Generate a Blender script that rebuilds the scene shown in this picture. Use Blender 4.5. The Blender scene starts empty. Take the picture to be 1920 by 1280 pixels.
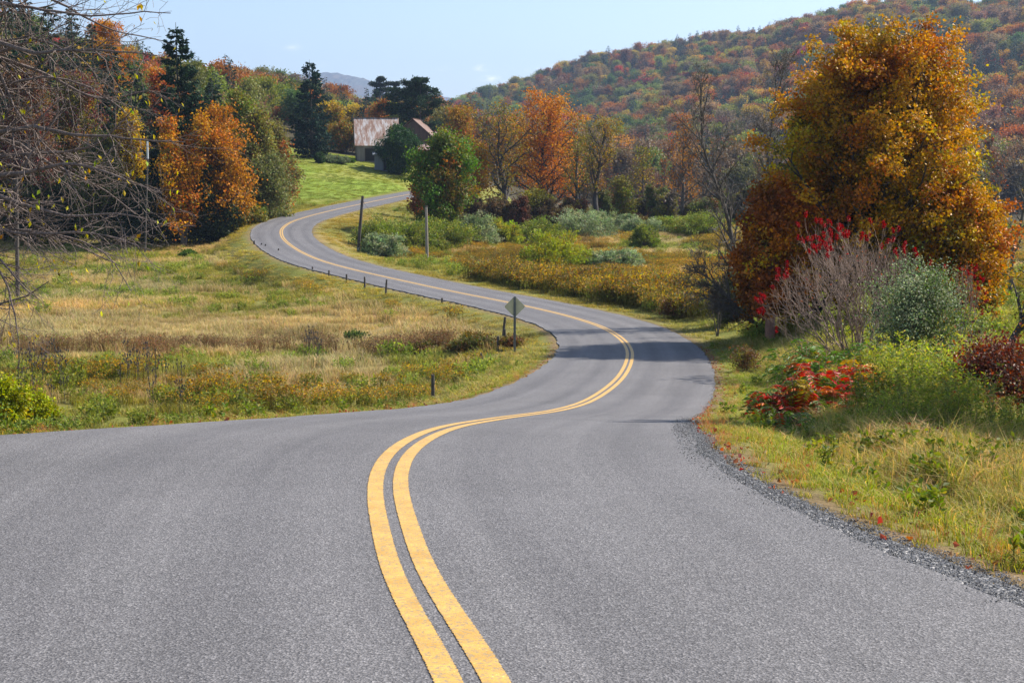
import bpy, math, random
import numpy as np
from math import sin, cos, pi, radians, sqrt, exp, log

RNG = np.random.default_rng(7)
F = 1920*50/36.0
PITCH = math.atan((640-330)/F)
SP, CP = math.sin(PITCH), math.cos(PITCH)
SUN_AZ = radians(66)      # clockwise from +Y (the viewing direction)
SUN_EL = radians(44)

scene = bpy.context.scene
COL = scene.collection

# ------------------------------------------------------------------ camera maths
def ray(u, v):
    x = (u-960)/F; yu = (640-v)/F
    return x, CP+yu*SP, -SP+yu*CP
def unproj(u, v, D):
    x, y, z = ray(u, v); t = D/y
    return np.array([x*t, D, z*t])
def project(P):
    P = np.atleast_2d(P)
    dep = P[:, 1]*CP - P[:, 2]*SP
    up = P[:, 1]*SP + P[:, 2]*CP
    dep = np.where(np.abs(dep) < 1e-3, 1e-3, dep)
    return 960+P[:, 0]/dep*F, 640-up/dep*F, dep

def sstep(a, b, x):
    t = np.clip((x-a)/(b-a), 0, 1); return t*t*(3-2*t)

def vnoise(x, y, seed=0):
    x = np.asarray(x, float); y = np.asarray(y, float)
    xi = np.floor(x).astype(np.int64); yi = np.floor(y).astype(np.int64)
    fx = x-xi; fy = y-yi; fx = fx*fx*(3-2*fx); fy = fy*fy*(3-2*fy)
    def h(a, b):
        n = (a*374761393 + b*668265263 + seed*1442695041) & 0x7fffffff
        n = ((n ^ (n >> 13))*1274126177) & 0x7fffffff
        return ((n ^ (n >> 16)) & 0xffff)/65535.0
    return (h(xi, yi)*(1-fx)+h(xi+1, yi)*fx)*(1-fy)+(h(xi, yi+1)*(1-fx)+h(xi+1, yi+1)*fx)*fy
def fbm(x, y, sc, seed=0, o=3):
    s = 0; a = 1; n = 0
    for k in range(o):
        s = s+a*vnoise(x/sc*2**k, y/sc*2**k, seed+k*17); n += a; a *= .5
    return s/n

# ------------------------------------------------------------------ materials
def new_mat(name):
    m = bpy.data.materials.new(name); m.use_nodes = True
    nt = m.node_tree; nt.nodes.clear()
    out = nt.nodes.new('ShaderNodeOutputMaterial')
    return m, nt, out
def N(nt, t, **k):
    n = nt.nodes.new(t)
    for a, b in k.items():
        if a in n.inputs.keys(): n.inputs[a].default_value = b
        else: setattr(n, a, b)
    return n
def L(nt, a, b): nt.links.new(a, b)
def ramp(nt, fac, stops):
    r = N(nt, 'ShaderNodeValToRGB'); cr = r.color_ramp
    while len(cr.elements) < len(stops): cr.elements.new(.5)
    for e, (p, c) in zip(cr.elements, stops):
        e.position = p; e.color = (*c, 1) if len(c) == 3 else c
    L(nt, fac, r.inputs[0]); return r.outputs[0]
def mix(nt, fac, a, b, bt='MIX'):
    m = N(nt, 'ShaderNodeMix'); m.data_type = 'RGBA'; m.blend_type = bt
    if isinstance(fac, (int, float)): m.inputs[0].default_value = fac
    else: L(nt, fac, m.inputs[0])
    for i, c in ((6, a), (7, b)):
        if isinstance(c, (tuple, list)): m.inputs[i].default_value = (*c[:3], 1)
        else: L(nt, c, m.inputs[i])
    return m.outputs[2]
def noise(nt, scale, detail=4, rough=.55, vec=None):
    n = N(nt, 'ShaderNodeTexNoise'); n.inputs['Scale'].default_value = scale
    n.inputs['Detail'].default_value = detail; n.inputs['Roughness'].default_value = rough
    if vec is not None: L(nt, vec, n.inputs['Vector'])
    return n.outputs['Fac']
def objco(nt): return N(nt, 'ShaderNodeTexCoord').outputs['Object']

def leaf_mat(name, trans=.45, rough=.55, instancer=False, spec=.25, sat=1.12):
    m, nt, out = new_mat(name)
    a = N(nt, 'ShaderNodeAttribute', attribute_name='col')
    c = a.outputs['Color']
    if instancer:
        b = N(nt, 'ShaderNodeAttribute', attribute_name='tint'); b.attribute_type = 'INSTANCER'
        c = mix(nt, 1.0, c, b.outputs['Color'], 'MULTIPLY')
    else:
        oi = N(nt, 'ShaderNodeObjectInfo')
        c = mix(nt, 1.0, c, oi.outputs['Color'], 'MULTIPLY')
    hs = N(nt, 'ShaderNodeHueSaturation'); hs.inputs['Saturation'].default_value = sat; hs.inputs['Value'].default_value = .93; L(nt, c, hs.inputs['Color']); c = hs.outputs[0]
    p = N(nt, 'ShaderNodeBsdfPrincipled'); p.inputs['Roughness'].default_value = rough
    p.inputs['Specular IOR Level'].default_value = spec
    L(nt, c, p.inputs['Base Color'])
    t = N(nt, 'ShaderNodeBsdfTranslucent')
    g = N(nt, 'ShaderNodeHueSaturation'); g.inputs['Saturation'].default_value = 1.15; g.inputs['Value'].default_value = 1.35
    L(nt, c, g.inputs['Color']); L(nt, g.outputs[0], t.inputs['Color'])
    mx = N(nt, 'ShaderNodeMixShader'); mx.inputs[0].default_value = trans
    L(nt, p.outputs[0], mx.inputs[1]); L(nt, t.outputs[0], mx.inputs[2]); L(nt, mx.outputs[0], out.inputs[0])
    return m
M = {}
M['leaf'] = leaf_mat('leaf', .34)
M['leaf_glossy'] = leaf_mat('leaf_glossy', .30, .5, spec=.3)
M['needle'] = leaf_mat('needle', .12, .7, spec=.08)
M['leaf_i'] = leaf_mat('leaf_instanced', .4, instancer=True)
M['grass_i'] = leaf_mat('grass_instanced', .42, instancer=True, spec=.2, sat=1.0)

def bark_mat(name, c1, c2, sc=3.0):
    m, nt, out = new_mat(name)
    co = objco(nt); mp = N(nt, 'ShaderNodeMapping'); mp.inputs['Scale'].default_value = (sc*3, sc*3, sc*.6); L(nt, co, mp.inputs[0])
    f = noise(nt, 1.5, 6, .65, mp.outputs[0])
    c = ramp(nt, f, [(.3, c1), (.7, c2)])
    p = N(nt, 'ShaderNodeBsdfPrincipled'); p.inputs['Roughness'].default_value = .85
    L(nt, c, p.inputs['Base Color'])
    b = N(nt, 'ShaderNodeBump'); b.inputs['Strength'].default_value = .6; b.inputs['Distance'].default_value = .03
    L(nt, f, b.inputs['Height']); L(nt, b.outputs[0], p.inputs['Normal'])
    L(nt, p.outputs[0], out.inputs[0]); return m
M['bark'] = bark_mat('bark', (.05, .042, .036), (.14, .12, .10))
M['bark_dark'] = bark_mat('bark_dark', (.03, .026, .024), (.075, .062, .055))
M['bark_grey'] = bark_mat('bark_grey', (.16, .14, .12), (.33, .30, .26))
M['bark_tan'] = bark_mat('bark_tan', (.20, .14, .10), (.36, .27, .20))
M['bark_sumac'] = bark_mat('bark_sumac', (.13, .085, .065), (.34, .24, .185))
M['bark_red'] = bark_mat('bark_red', (.16, .07, .05), (.34, .17, .12))
M['pole_wood'] = bark_mat('pole_wood', (.16, .13, .11), (.32, .28, .24), 1.2)
M['pole_dark'] = bark_mat('pole_dark', (.035, .028, .025), (.09, .07, .06), 1.2)
M['post_wood'] = bark_mat('post_wood', (.04, .034, .03), (.12, .10, .085), 4)

def plain(name, c, rough=.6, metal=0, var=.25, sc=4):
    m, nt, out = new_mat(name)
    f = noise(nt, sc, 5, .6, objco(nt))
    col = ramp(nt, f, [(.25, tuple(x*(1-var) for x in c)), (.75, tuple(min(1, x*(1+var)) for x in c))])
    p = N(nt, 'ShaderNodeBsdfPrincipled'); p.inputs['Roughness'].default_value = rough; p.inputs['Metallic'].default_value = metal
    L(nt, col, p.inputs['Base Color']); L(nt, p.outputs[0], out.inputs[0]); return m

def asphalt_mat():
    m, nt, out = new_mat('asphalt')
    co = objco(nt)
    uv = N(nt, 'ShaderNodeUVMap', uv_map='UVMap')
    sx = N(nt, 'ShaderNodeSeparateXYZ'); L(nt, uv.outputs[0], sx.inputs[0])
    # aggregate: stones of pale and dark chips
    v = N(nt, 'ShaderNodeTexVoronoi'); v.inputs['Scale'].default_value = 85; L(nt, co, v.inputs['Vector'])
    vs = N(nt, 'ShaderNodeSeparateColor'); L(nt, v.outputs['Color'], vs.inputs[0])
    f1 = noise(nt, 52, 6, .78, co)
    chip = ramp(nt, vs.outputs[0], [(0, (.062, .060, .060)), (.35, (.120, .116, .115)), (.7, (.185, .180, .176)), (1, (.40, .39, .38))])
    fine = ramp(nt, f1, [(.32, (.036, .035, .036)), (.5, (.144, .140, .140)), (.68, (.35, .343, .338))])
    c = mix(nt, .5, chip, fine)
    c = mix(nt, 1, c, (.80, .785, .81), 'MULTIPLY')
    big = noise(nt, .35, 4, .6, co)
    c = mix(nt, 1, c, ramp(nt, big, [(.32, (.88, .88, .88)), (.68, (1.08, 1.08, 1.08))]), 'MULTIPLY')
    # long streaks down the lanes (tyre tracks polish and darken)
    mp = N(nt, 'ShaderNodeMapping'); mp.inputs['Scale'].default_value = (2.2, .05, 1); L(nt, uv.outputs[0], mp.inputs[0])
    st = noise(nt, 1.0, 4, .6, mp.outputs[0])
    c = mix(nt, 1, c, ramp(nt, st, [(.32, (.82, .82, .83)), (.62, (1.06, 1.06, 1.06))]), 'MULTIPLY')
    # wheel bands: |offset| around .95 and 2.25
    ab = N(nt, 'ShaderNodeMath', operation='ABSOLUTE'); L(nt, sx.outputs[0], ab.inputs[0])
    def band(c0, w):
        s = N(nt, 'ShaderNodeMath', operation='SUBTRACT'); L(nt, ab.outputs[0], s.inputs[0]); s.inputs[1].default_value = c0
        q = N(nt, 'ShaderNodeMath', operation='DIVIDE'); L(nt, s.outputs[0], q.inputs[0]); q.inputs[1].default_value = w
        q2 = N(nt, 'ShaderNodeMath', operation='MULTIPLY'); L(nt, q.outputs[0], q2.inputs[0]); L(nt, q.outputs[0], q2.inputs[1])
        e = N(nt, 'ShaderNodeMath', operation='MULTIPLY'); L(nt, q2.outputs[0], e.inputs[0]); e.inputs[1].default_value = -1
        x = N(nt, 'ShaderNodeMath', operation='EXPONENT'); L(nt, e.outputs[0], x.inputs[0]); return x.outputs[0]
    s = N(nt, 'ShaderNodeMath', operation='ADD'); L(nt, band(.85, .28), s.inputs[0]); L(nt, band(2.2, .32), s.inputs[1])
    far = N(nt, 'ShaderNodeMapRange'); L(nt, sx.outputs[1], far.inputs[0]); far.inputs[1].default_value = 14; far.inputs[2].default_value = 40
    far.inputs[3].default_value = .1; far.inputs[4].default_value = .6
    mm = N(nt, 'ShaderNodeMath', operation='MULTIPLY'); L(nt, s.outputs[0], mm.inputs[0]); L(nt, far.outputs[0], mm.inputs[1])
    c = mix(nt, mm.outputs[0], c, mix(nt, 1, c, (.66, .66, .69), 'MULTIPLY'))
    p = N(nt, 'ShaderNodeBsdfPrincipled'); p.inputs['Roughness'].default_value = .78; p.inputs['Specular IOR Level'].default_value = .4
    L(nt, c, p.inputs['Base Color'])
    b = N(nt, 'ShaderNodeBump'); b.inputs['Strength'].default_value = .6; b.inputs['Distance'].default_value = .012
    h = N(nt, 'ShaderNodeMath', operation='ADD'); L(nt, v.outputs['Distance'], h.inputs[0]); L(nt, f1, h.inputs[1])
    L(nt, h.outputs[0], b.inputs['Height']); L(nt, b.outputs[0], p.inputs['Normal'])
    L(nt, p.outputs[0], out.inputs[0]); return m
M['asphalt'] = asphalt_mat()

def paint_mat():
    m, nt, out = new_mat('road_paint')
    co = objco(nt)
    f = noise(nt, 45, 6, .75, co); g = noise(nt, 6, 4, .6, co)
    y = ramp(nt, g, [(.3, (.44, .235, .03)), (.7, (.64, .375, .075))])
    k = ramp(nt, f, [(.43, (1, 1, 1)), (.50, (0, 0, 0))])
    c = mix(nt, k, y, (.30, .22, .12))
    k2 = ramp(nt, f, [(.60, (0, 0, 0)), (.70, (1, 1, 1))])
    c = mix(nt, k2, c, (.76, .56, .26))
    # worn ragged edges
    uv = N(nt, 'ShaderNodeUVMap', uv_map='UVMap'); sx = N(nt, 'ShaderNodeSeparateXYZ'); L(nt, uv.outputs[0], sx.inputs[0])
    ab = N(nt, 'ShaderNodeMath', operation='ABSOLUTE'); L(nt, sx.outputs[0], ab.inputs[0])
    n2 = noise(nt, 70, 4, .7, co)
    n3 = N(nt, 'ShaderNodeMath', operation='MULTIPLY_ADD'); L(nt, n2, n3.inputs[0]); n3.inputs[1].default_value = .5; n3.inputs[2].default_value = -.25
    ad = N(nt, 'ShaderNodeMath', operation='ADD'); L(nt, ab.outputs[0], ad.inputs[0]); L(nt, n3.outputs[0], ad.inputs[1])
    gt = N(nt, 'ShaderNodeMath', operation='GREATER_THAN'); L(nt, ad.outputs[0], gt.inputs[0]); gt.inputs[1].default_value = .93
    p = N(nt, 'ShaderNodeBsdfPrincipled'); p.inputs['Roughness'].default_value = .6
    L(nt, c, p.inputs['Base Color'])
    b = N(nt, 'ShaderNodeBump'); b.inputs['Strength'].default_value = .6; b.inputs['Distance'].default_value = .008
    L(nt, f, b.inputs['Height']); L(nt, b.outputs[0], p.inputs['Normal'])
    tr = N(nt, 'ShaderNodeBsdfTransparent')
    mx = N(nt, 'ShaderNodeMixShader'); L(nt, gt.outputs[0], mx.inputs[0]); L(nt, p.outputs[0], mx.inputs[1]); L(nt, tr.outputs[0], mx.inputs[2])
    L(nt, mx.outputs[0], out.inputs[0]); return m
M['paint'] = paint_mat()

def gravel_mat():
    m, nt, out = new_mat('gravel')
    co = objco(nt)
    v = N(nt, 'ShaderNodeTexVoronoi'); v.inputs['Scale'].default_value = 38; L(nt, co, v.inputs['Vector'])
    vs = N(nt, 'ShaderNodeSeparateColor'); L(nt, v.outputs['Color'], vs.inputs[0])
    c = ramp(nt, vs.outputs[1], [(0, (.045, .045, .05)), (.5, (.10, .10, .105)), (.85, (.22, .215, .21)), (1, (.5, .48, .46))])
    d = ramp(nt, v.outputs['Distance'], [(.2, (1, 1, 1)), (.8, (.35, .35, .38))])
    c = mix(nt, 1, c, d, 'MULTIPLY')
    p = N(nt, 'ShaderNodeBsdfPrincipled'); p.inputs['Roughness'].default_value = .7; L(nt, c, p.inputs['Base Color'])
    b = N(nt, 'ShaderNodeBump'); b.invert = True; b.inputs['Strength'].default_value = 1; b.inputs['Distance'].default_value = .02
    L(nt, v.outputs['Distance'], b.inputs['Height']); L(nt, b.outputs[0], p.inputs['Normal'])
    L(nt, p.outputs[0], out.inputs[0]); return m
M['gravel'] = gravel_mat()

def ground_mat():
    m, nt, out = new_mat('ground')
    co = objco(nt)
    a = N(nt, 'ShaderNodeAttribute', attribute_name='col').outputs['Color']
    f = noise(nt, 9, 6, .7, co); g = noise(nt, .9, 5, .65, co)
    c = mix(nt, 1, a, ramp(nt, f, [(.3, (.5, .5, .5)), (.7, (1.45, 1.45, 1.45))]), 'MULTIPLY')
    c = mix(nt, 1, c, ramp(nt, g, [(.3, (.8, .9, .8)), (.7, (1.2, 1.1, 1.1))]), 'MULTIPLY')
    p = N(nt, 'ShaderNodeBsdfPrincipled'); p.inputs['Roughness'].default_value = .95; p.inputs['Specular IOR Level'].default_value = .1
    L(nt, c, p.inputs['Base Color'])
    b = N(nt, 'ShaderNodeBump'); b.inputs['Strength'].default_value = .8; b.inputs['Distance'].default_value = .06
    L(nt, f, b.inputs['Height']); L(nt, b.outputs[0], p.inputs['Normal'])
    L(nt, p.outputs[0], out.inputs[0]); return m
M['ground'] = ground_mat()

# ------------------------------------------------------------------ mesh helpers
def mesh_np(name, V, faces, col=None, mats=(), midx=None, smooth=False, uv=None):
    """faces: list of (M,k) int arrays"""
    me = bpy.data.meshes.new(name)
    V = np.ascontiguousarray(V, dtype=np.float32)
    faces = [np.asarray(f, dtype=np.int32) for f in faces if len(f)]
    nl = sum(f.size for f in faces); nf = sum(len(f) for f in faces)
    me.vertices.add(len(V)); me.vertices.foreach_set('co', V.ravel())
    me.loops.add(nl); me.loops.foreach_set('vertex_index', np.concatenate([f.ravel() for f in faces]))
    tot = np.concatenate([np.full(len(f), f.shape[1], np.int32) for f in faces])
    st = np.concatenate([[0], np.cumsum(tot)[:-1]]).astype(np.int32)
    me.polygons.add(nf); me.polygons.foreach_set('loop_start', st)
    for m in mats: me.materials.append(m)
    if midx is not None: me.polygons.foreach_set('material_index', np.asarray(midx, np.int32))
    me.polygons.foreach_set('use_smooth', np.full(nf, smooth, bool))
    me.update(calc_edges=True)
    if col is not None:
        at = me.attributes.new('col', 'FLOAT_COLOR', 'POINT')
        c = np.ones((len(V), 4), np.float32); c[:, :3] = col
        at.data.foreach_set('color', c.ravel())
    if uv is not None:
        l = me.uv_layers.new(name='UVMap')
        vi = np.concatenate([f.ravel() for f in faces])
        l.data.foreach_set('uv', np.asarray(uv, np.float32)[vi].ravel())
    return me
def link(name, me, parent=None, loc=None):
    o = bpy.data.objects.new(name, me); COL.objects.link(o)
    if parent is not None: o.parent = parent
    if loc is not None: o.location = loc
    return o
def tag(o, label=None, cat=None, group=None, kind=None):
    if label: o['label'] = label
    if cat: o['category'] = cat
    if group: o['group'] = group
    if kind: o['kind'] = kind
    return o
def thing(name, label, cat, loc=(0, 0, 0), rz=0, group=None):
    o = bpy.data.objects.new(name, None); COL.objects.link(o); o.empty_display_size = .3
    o.location = loc; o.rotation_euler = (0, 0, rz)
    return tag(o, label, cat, group)

class MB:
    """small solid-mesh collector: boxes and tubes"""
    def __init__(s): s.V = []; s.F = {3: [], 4: []}; s.n = 0
    def add(s, V, faces):
        V = np.asarray(V, float); s.V.append(V)
        for f in faces:
            f = np.asarray(f)
            if len(f): s.F[f.shape[1]].append(f+s.n)
        s.n += len(V)
    def box(s, c, size, rot=0, bev=.0):
        x, y, z = [d/2 for d in size]
        P = np.array([[-x, -y, -z], [x, -y, -z], [x, y, -z], [-x, y, -z], [-x, -y, z], [x, -y, z], [x, y, z], [-x, y, z]])
        cr, sr = cos(rot), sin(rot); P = np.c_[P[:, 0]*cr-P[:, 1]*sr, P[:, 0]*sr+P[:, 1]*cr, P[:, 2]]+np.array(c)
        s.add(P, [np.array([[0, 3, 2, 1], [4, 5, 6, 7], [0, 1, 5, 4], [1, 2, 6, 5], [2, 3, 7, 6], [3, 0, 4, 7]])])
    def tube(s, pts, rad, k=8, cap=True):
        V, Q = tube(np.asarray(pts, float), np.broadcast_to(rad, (len(pts),)), k)
        s.add(V, [Q])
        if cap:
            n = len(pts)
            for base, flip in ((0, 1), ((n-1)*k, 0)):
                c = V[base:base+k].mean(0); P = np.vstack([V[base:base+k], c])
                T = np.array([[i, (i+1) % k, k] for i in range(k)])
                if flip: T = T[:, ::-1]
                s.add(P, [T])
    def prism(s, poly, y0, y1):
        """poly in x,z, extruded along y"""
        poly = np.array(poly, float); n = len(poly)
        A = np.c_[poly[:, 0], np.full(n, y0), poly[:, 1]]; B = np.c_[poly[:, 0], np.full(n, y1), poly[:, 1]]
        P = np.vstack([A, B]); s.add(P, [np.array([[i, (i+1) % n, n+(i+1) % n, n+i] for i in range(n)])])
        for base in (0, n):
            c = P[base:base+n].mean(0); s.add(np.vstack([P[base:base+n], c]), [np.array([[i, (i+1) % n, n] for i in range(n)])])
    def mesh(s, name, mat, smooth=False):
        fs = [np.vstack(s.F[k]) for k in (4, 3) if s.F[k]]
        return mesh_np(name, np.vstack(s.V), fs, None, [mat], smooth=smooth)
    def build(s, name, mat, parent=None, loc=None, smooth=False):
        return link(name, s.mesh(name, mat, smooth), parent, loc)

def tube(P, R, k):
    n = len(P); T = np.gradient(P, axis=0); T /= (np.linalg.norm(T, axis=1, keepdims=True)+1e-9)
    ref = np.array([.31, .17, .93]) if abs(T[:, 2]).mean() < .75 else np.array([.93, .31, .17])
    A = np.cross(T, ref); A /= (np.linalg.norm(A, axis=1, keepdims=True)+1e-9); B = np.cross(T, A)
    th = np.arange(k)*2*pi/k
    V = P[:, None, :]+R[:, None, None]*(A[:, None, :]*np.cos(th)[None, :, None]+B[:, None, :]*np.sin(th)[None, :, None])
    i = np.arange(n-1)[:, None]*k; j = np.arange(k)[None, :]; j2 = (j+1) % k
    Q = np.stack([i+j, i+j2, i+k+j2, i+k+j], -1).reshape(-1, 4)
    return V.reshape(-1, 3), Q
def tubes(lines, kf):
    Vs = []; Qs = []; n = 0
    for l in lines:
        P, R = l[0], l[1]; k = kf(R[0])
        V, Q = tube(P, R, k); Vs.append(V); Qs.append(Q+n); n += len(V)
    return np.vstack(Vs), np.vstack(Qs)

def leaves(rng, P, size, cols, aspect=.6, fold=.15, dirb=None, dirw=0.0):
    """folded diamond leaves at P; cols (n,3)"""
    n = len(P); size = np.broadcast_to(size, (n,)).astype(float)[:, None]
    d = rng.normal(size=(n, 3))
    if dirb is not None: d = d/np.linalg.norm(d, axis=1, keepdims=True)*(1-dirw)+np.asarray(dirb)*dirw
    d /= np.linalg.norm(d, axis=1, keepdims=True)
    r = rng.normal(size=(n, 3)); s = np.cross(d, r); s /= (np.linalg.norm(s, axis=1, keepdims=True)+1e-9)
    nn = np.cross(d, s)
    b = P; tip = P+d*size; midp = P+d*size*.5
    l = midp+s*size*aspect*.5+nn*size*fold; r_ = midp-s*size*aspect*.5+nn*size*fold
    V = np.stack([b, l, tip, r_], 1).reshape(-1, 3)
    Fq = np.arange(4*n).reshape(-1, 4)
    return V, Fq, np.repeat(cols, 4, axis=0)

def pick(rng, n, pal):
    """pal: list of (weight, (r,g,b))"""
    w = np.array([p[0] for p in pal], float); w /= w.sum()
    c = np.array([p[1] for p in pal]); return c[rng.choice(len(pal), n, p=w)]
def jit(rng, c, a=.22):
    return np.clip(c*(1+rng.normal(0, a, (len(c), 1)))*(1+rng.normal(0, a*.35, c.shape)), .004, .9)

# ------------------------------------------------------------------ tree growth
def rot_about(d, axis, a):
    c, s = cos(a), sin(a); ax = axis
    return d*c+np.cross(ax, d)*s+ax*np.dot(ax, d)*(1-c)
def perp(d):
    r = np.array([0, 0, 1.]) if abs(d[2]) < .9 else np.array([1., 0, 0])
    p = np.cross(d, r); return p/np.linalg.norm(p)
class TP:  # default growth parameters
    maxl = 3
    n = [26, 6, 4, 0]; ang = [55, 45, 45, 40]; ratio = [.5, .5, .5, .5]; t0 = [.25, .2, .15, .1]
    wob = [.06, .12, .18, .2]; trop = [.02, .06, .04, .02]; seg = [.8, .6, .4, .3]; rr = [.5, .5, .55, .5]; taper = .8; jl = .55; rmin = .002
    env = None
def mk(**k):
    p = type('P', (TP,), {})
    for a, b in k.items(): setattr(p, a, b)
    return p
def grow(rng, p, d, Ln, r, lvl, P, out, H=1.0):
    ns = max(3, min(14, int(Ln/P.seg[lvl])+1)); st = Ln/ns
    pts = [p]; d = d/np.linalg.norm(d); ds = [d]
    W = rng.normal(0, P.wob[lvl], (ns, 3))
    for i in range(ns):
        d = d+W[i]; d[2] += P.trop[lvl]
        d = d/np.linalg.norm(d); p = p+d*st; pts.append(p); ds.append(d)
    t = np.linspace(0, 1, ns+1)
    R = r*(1-P.taper*t); R = np.maximum(R, P.rmin)
    pts = np.array(pts); out.append((pts, R, lvl))
    if lvl >= P.maxl: return
    nc = P.n[lvl]
    if lvl > 0: nc = max(1, int(nc*rng.uniform(.7, 1.3)))
    az = rng.uniform(0, 6.28)
    for k in range(nc):
        tt = P.t0[lvl]+(1-P.t0[lvl])*((k+rng.uniform(0, .9))/nc)
        i = min(ns-1, int(tt*ns)); f = tt*ns-i
        q = pts[i]*(1-f)+pts[i+1]*f; dd = ds[i]
        az += 2.4+rng.normal(0, .5)
        a = radians(P.ang[lvl]*(rng.uniform(.75, 1.25)))
        if lvl == 0: a *= (1.15-.6*tt)
        nd = rot_about(rot_about(dd, perp(dd), a), dd, az)
        if lvl == 0 and P.env is not None: Lc = P.env(tt)*rng.uniform(P.jl, 1.15)
        else: Lc = Ln*P.ratio[lvl]*(1.1-.55*tt)*rng.uniform(.7, 1.2)
        if Lc < .1: continue
        rc = min(R[i]*.75, r*P.rr[lvl]*(Lc/Ln/P.ratio[lvl])**.5 if lvl else R[i]*.6)
        grow(rng, q, nd, Lc, rc, lvl+1, P, out, H)

def broadleaf(seed, H, W, pal, trunk_frac=.22, nlimb=26, leaf=.22, lpt=5, sig=.3, sparse=0.0, shape='round', jl=.55,
              inner=None, bark='bark', maxl=3, r0=None, leafmat='leaf', minl=2, off=0.0, lean=0.0, multi=1):
    rng = np.random.default_rng(seed)
    Rm = W/2
    def env(t):
        h = max(0, (t-.05)/.95)
        if shape == 'round': e = sqrt(max(0, 1-(2*h-.85)**2/1.4))
        elif shape == 'cone': e = (1-h)**.75*1.0+.1
        elif shape == 'egg': e = (min(1, (h+.15)/.3))**.6*(1-(max(0, h-.25)/.95)**1.8)
        elif shape == 'dome': e = (min(1, (h+.25)/.35))**.5*(1-.5*h**3.5)
        elif shape == 'broad': e = (min(1, (h+.2)/.3))**.6*(1-.45*max(0, h-.2))
        elif shape == 'vase': e = .45+.75*h if h < .75 else 1.0-(h-.75)*1.8
        else: e = 1-.5*h
        return max(.12, e)*Rm
    out = []
    P = mk(n=[nlimb, 6, 4, 0], env=env, t0=[trunk_frac, .2, .15, .1], maxl=maxl, jl=jl)
    if shape == 'vase': P.ang = [38, 38, 45, 40]; P.trop = [.01, .10, .05, .02]
    r0 = r0 or H*.022
    for m in range(multi):
        a = rng.uniform(0, 6.28)
        l0 = lean if multi == 1 else lean+.22
        d0 = np.array([cos(a)*(.0 if multi == 1 else .2)+lean, sin(a)*(.05 if multi == 1 else .2), 1.])
        grow(rng, np.array([0., 0., -.25]), d0, H*(.80 if m == 0 else rng.uniform(.6, .78)), r0/(multi**.4), 0, P, out)
    A = np.vstack([o[0] for o in out if o[2] >= 1]); U_ = A[A[:, 2] > H*.35]; kx = np.mean(U_[:, 0]/U_[:, 2])-lean; ky = np.mean(U_[:, 1]/U_[:, 2])
    out = [(np.c_[o[0][:, 0]-kx*np.maximum(o[0][:, 2], 0), o[0][:, 1]-ky*np.maximum(o[0][:, 2], 0), o[0][:, 2]], o[1], o[2]) for o in out]
    A = np.vstack([o[0] for o in out if o[2] >= 1]); sx = Rm*.95/np.percentile(np.hypot(A[:, 0]-lean*A[:, 2], A[:, 1]), 96); sz = (H-sig)/np.percentile(A[:, 2], 99.7)
    sz = min(max(sz, .6), 1.9); sx = min(max(sx, .5), 3.2); out = [(o[0]*np.array([sx, sx, sz]), o[1], o[2]) for o in out]
    V, Q = tubes(out, lambda r: 8 if r > .1 else (5 if r > .03 else 3))
    Ps = []; 
    for pts, R, lvl in out:
        if lvl >= minl:
            n = len(pts); k = max(2, n)
            tt = rng.uniform(.1, 1.05, k); idx = np.clip((tt*(n-1)).astype(int), 0, n-2); f = tt*(n-1)-idx
            Ps.append(pts[idx]*(1-f)[:, None]+pts[idx+1]*f[:, None])
        elif lvl == 1 or lvl == 0:
            Ps.append(pts[-2:])
    C = np.vstack(Ps)
    if sparse > 0: C = C[rng.random(len(C)) > sparse]
    # colour by clump: noise in space picks a palette entry
    nz = (fbm(C[:, 0]+seed, C[:, 2]*1.1+C[:, 1], W*.16+.3, seed, 2)-.5)*2.2+rng.normal(0, .16, len(C))
    order = np.cumsum([p[0] for p in pal]); order = order/order[-1]
    q = np.clip(.5+nz*.55, 0, .999); ci = np.searchsorted(order, q)
    cc = np.array([p[1] for p in pal])[np.minimum(ci, len(pal)-1)]
    if inner is not None:  # low inner leaves: own greener tint, also darkened in place of crown shade
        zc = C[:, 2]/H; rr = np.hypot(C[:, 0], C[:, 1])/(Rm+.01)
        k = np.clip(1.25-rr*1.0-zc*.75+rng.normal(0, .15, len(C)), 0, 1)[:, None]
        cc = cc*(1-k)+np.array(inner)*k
    LP = np.repeat(C, lpt, axis=0)+rng.normal(0, sig, (len(C)*lpt, 3))*np.array([1, 1, .8])
    lc = jit(rng, np.repeat(cc, lpt, axis=0))
    keep = LP[:, 2] > .15
    LP = LP[keep]; lc = lc[keep]
    LV, LF, LC = leaves(rng, LP, leaf*rng.uniform(.7, 1.3, len(LP)), lc, .75, .12)
    return (V, Q, M[bark]), (LV, LF, LC, M[leafmat])

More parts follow.
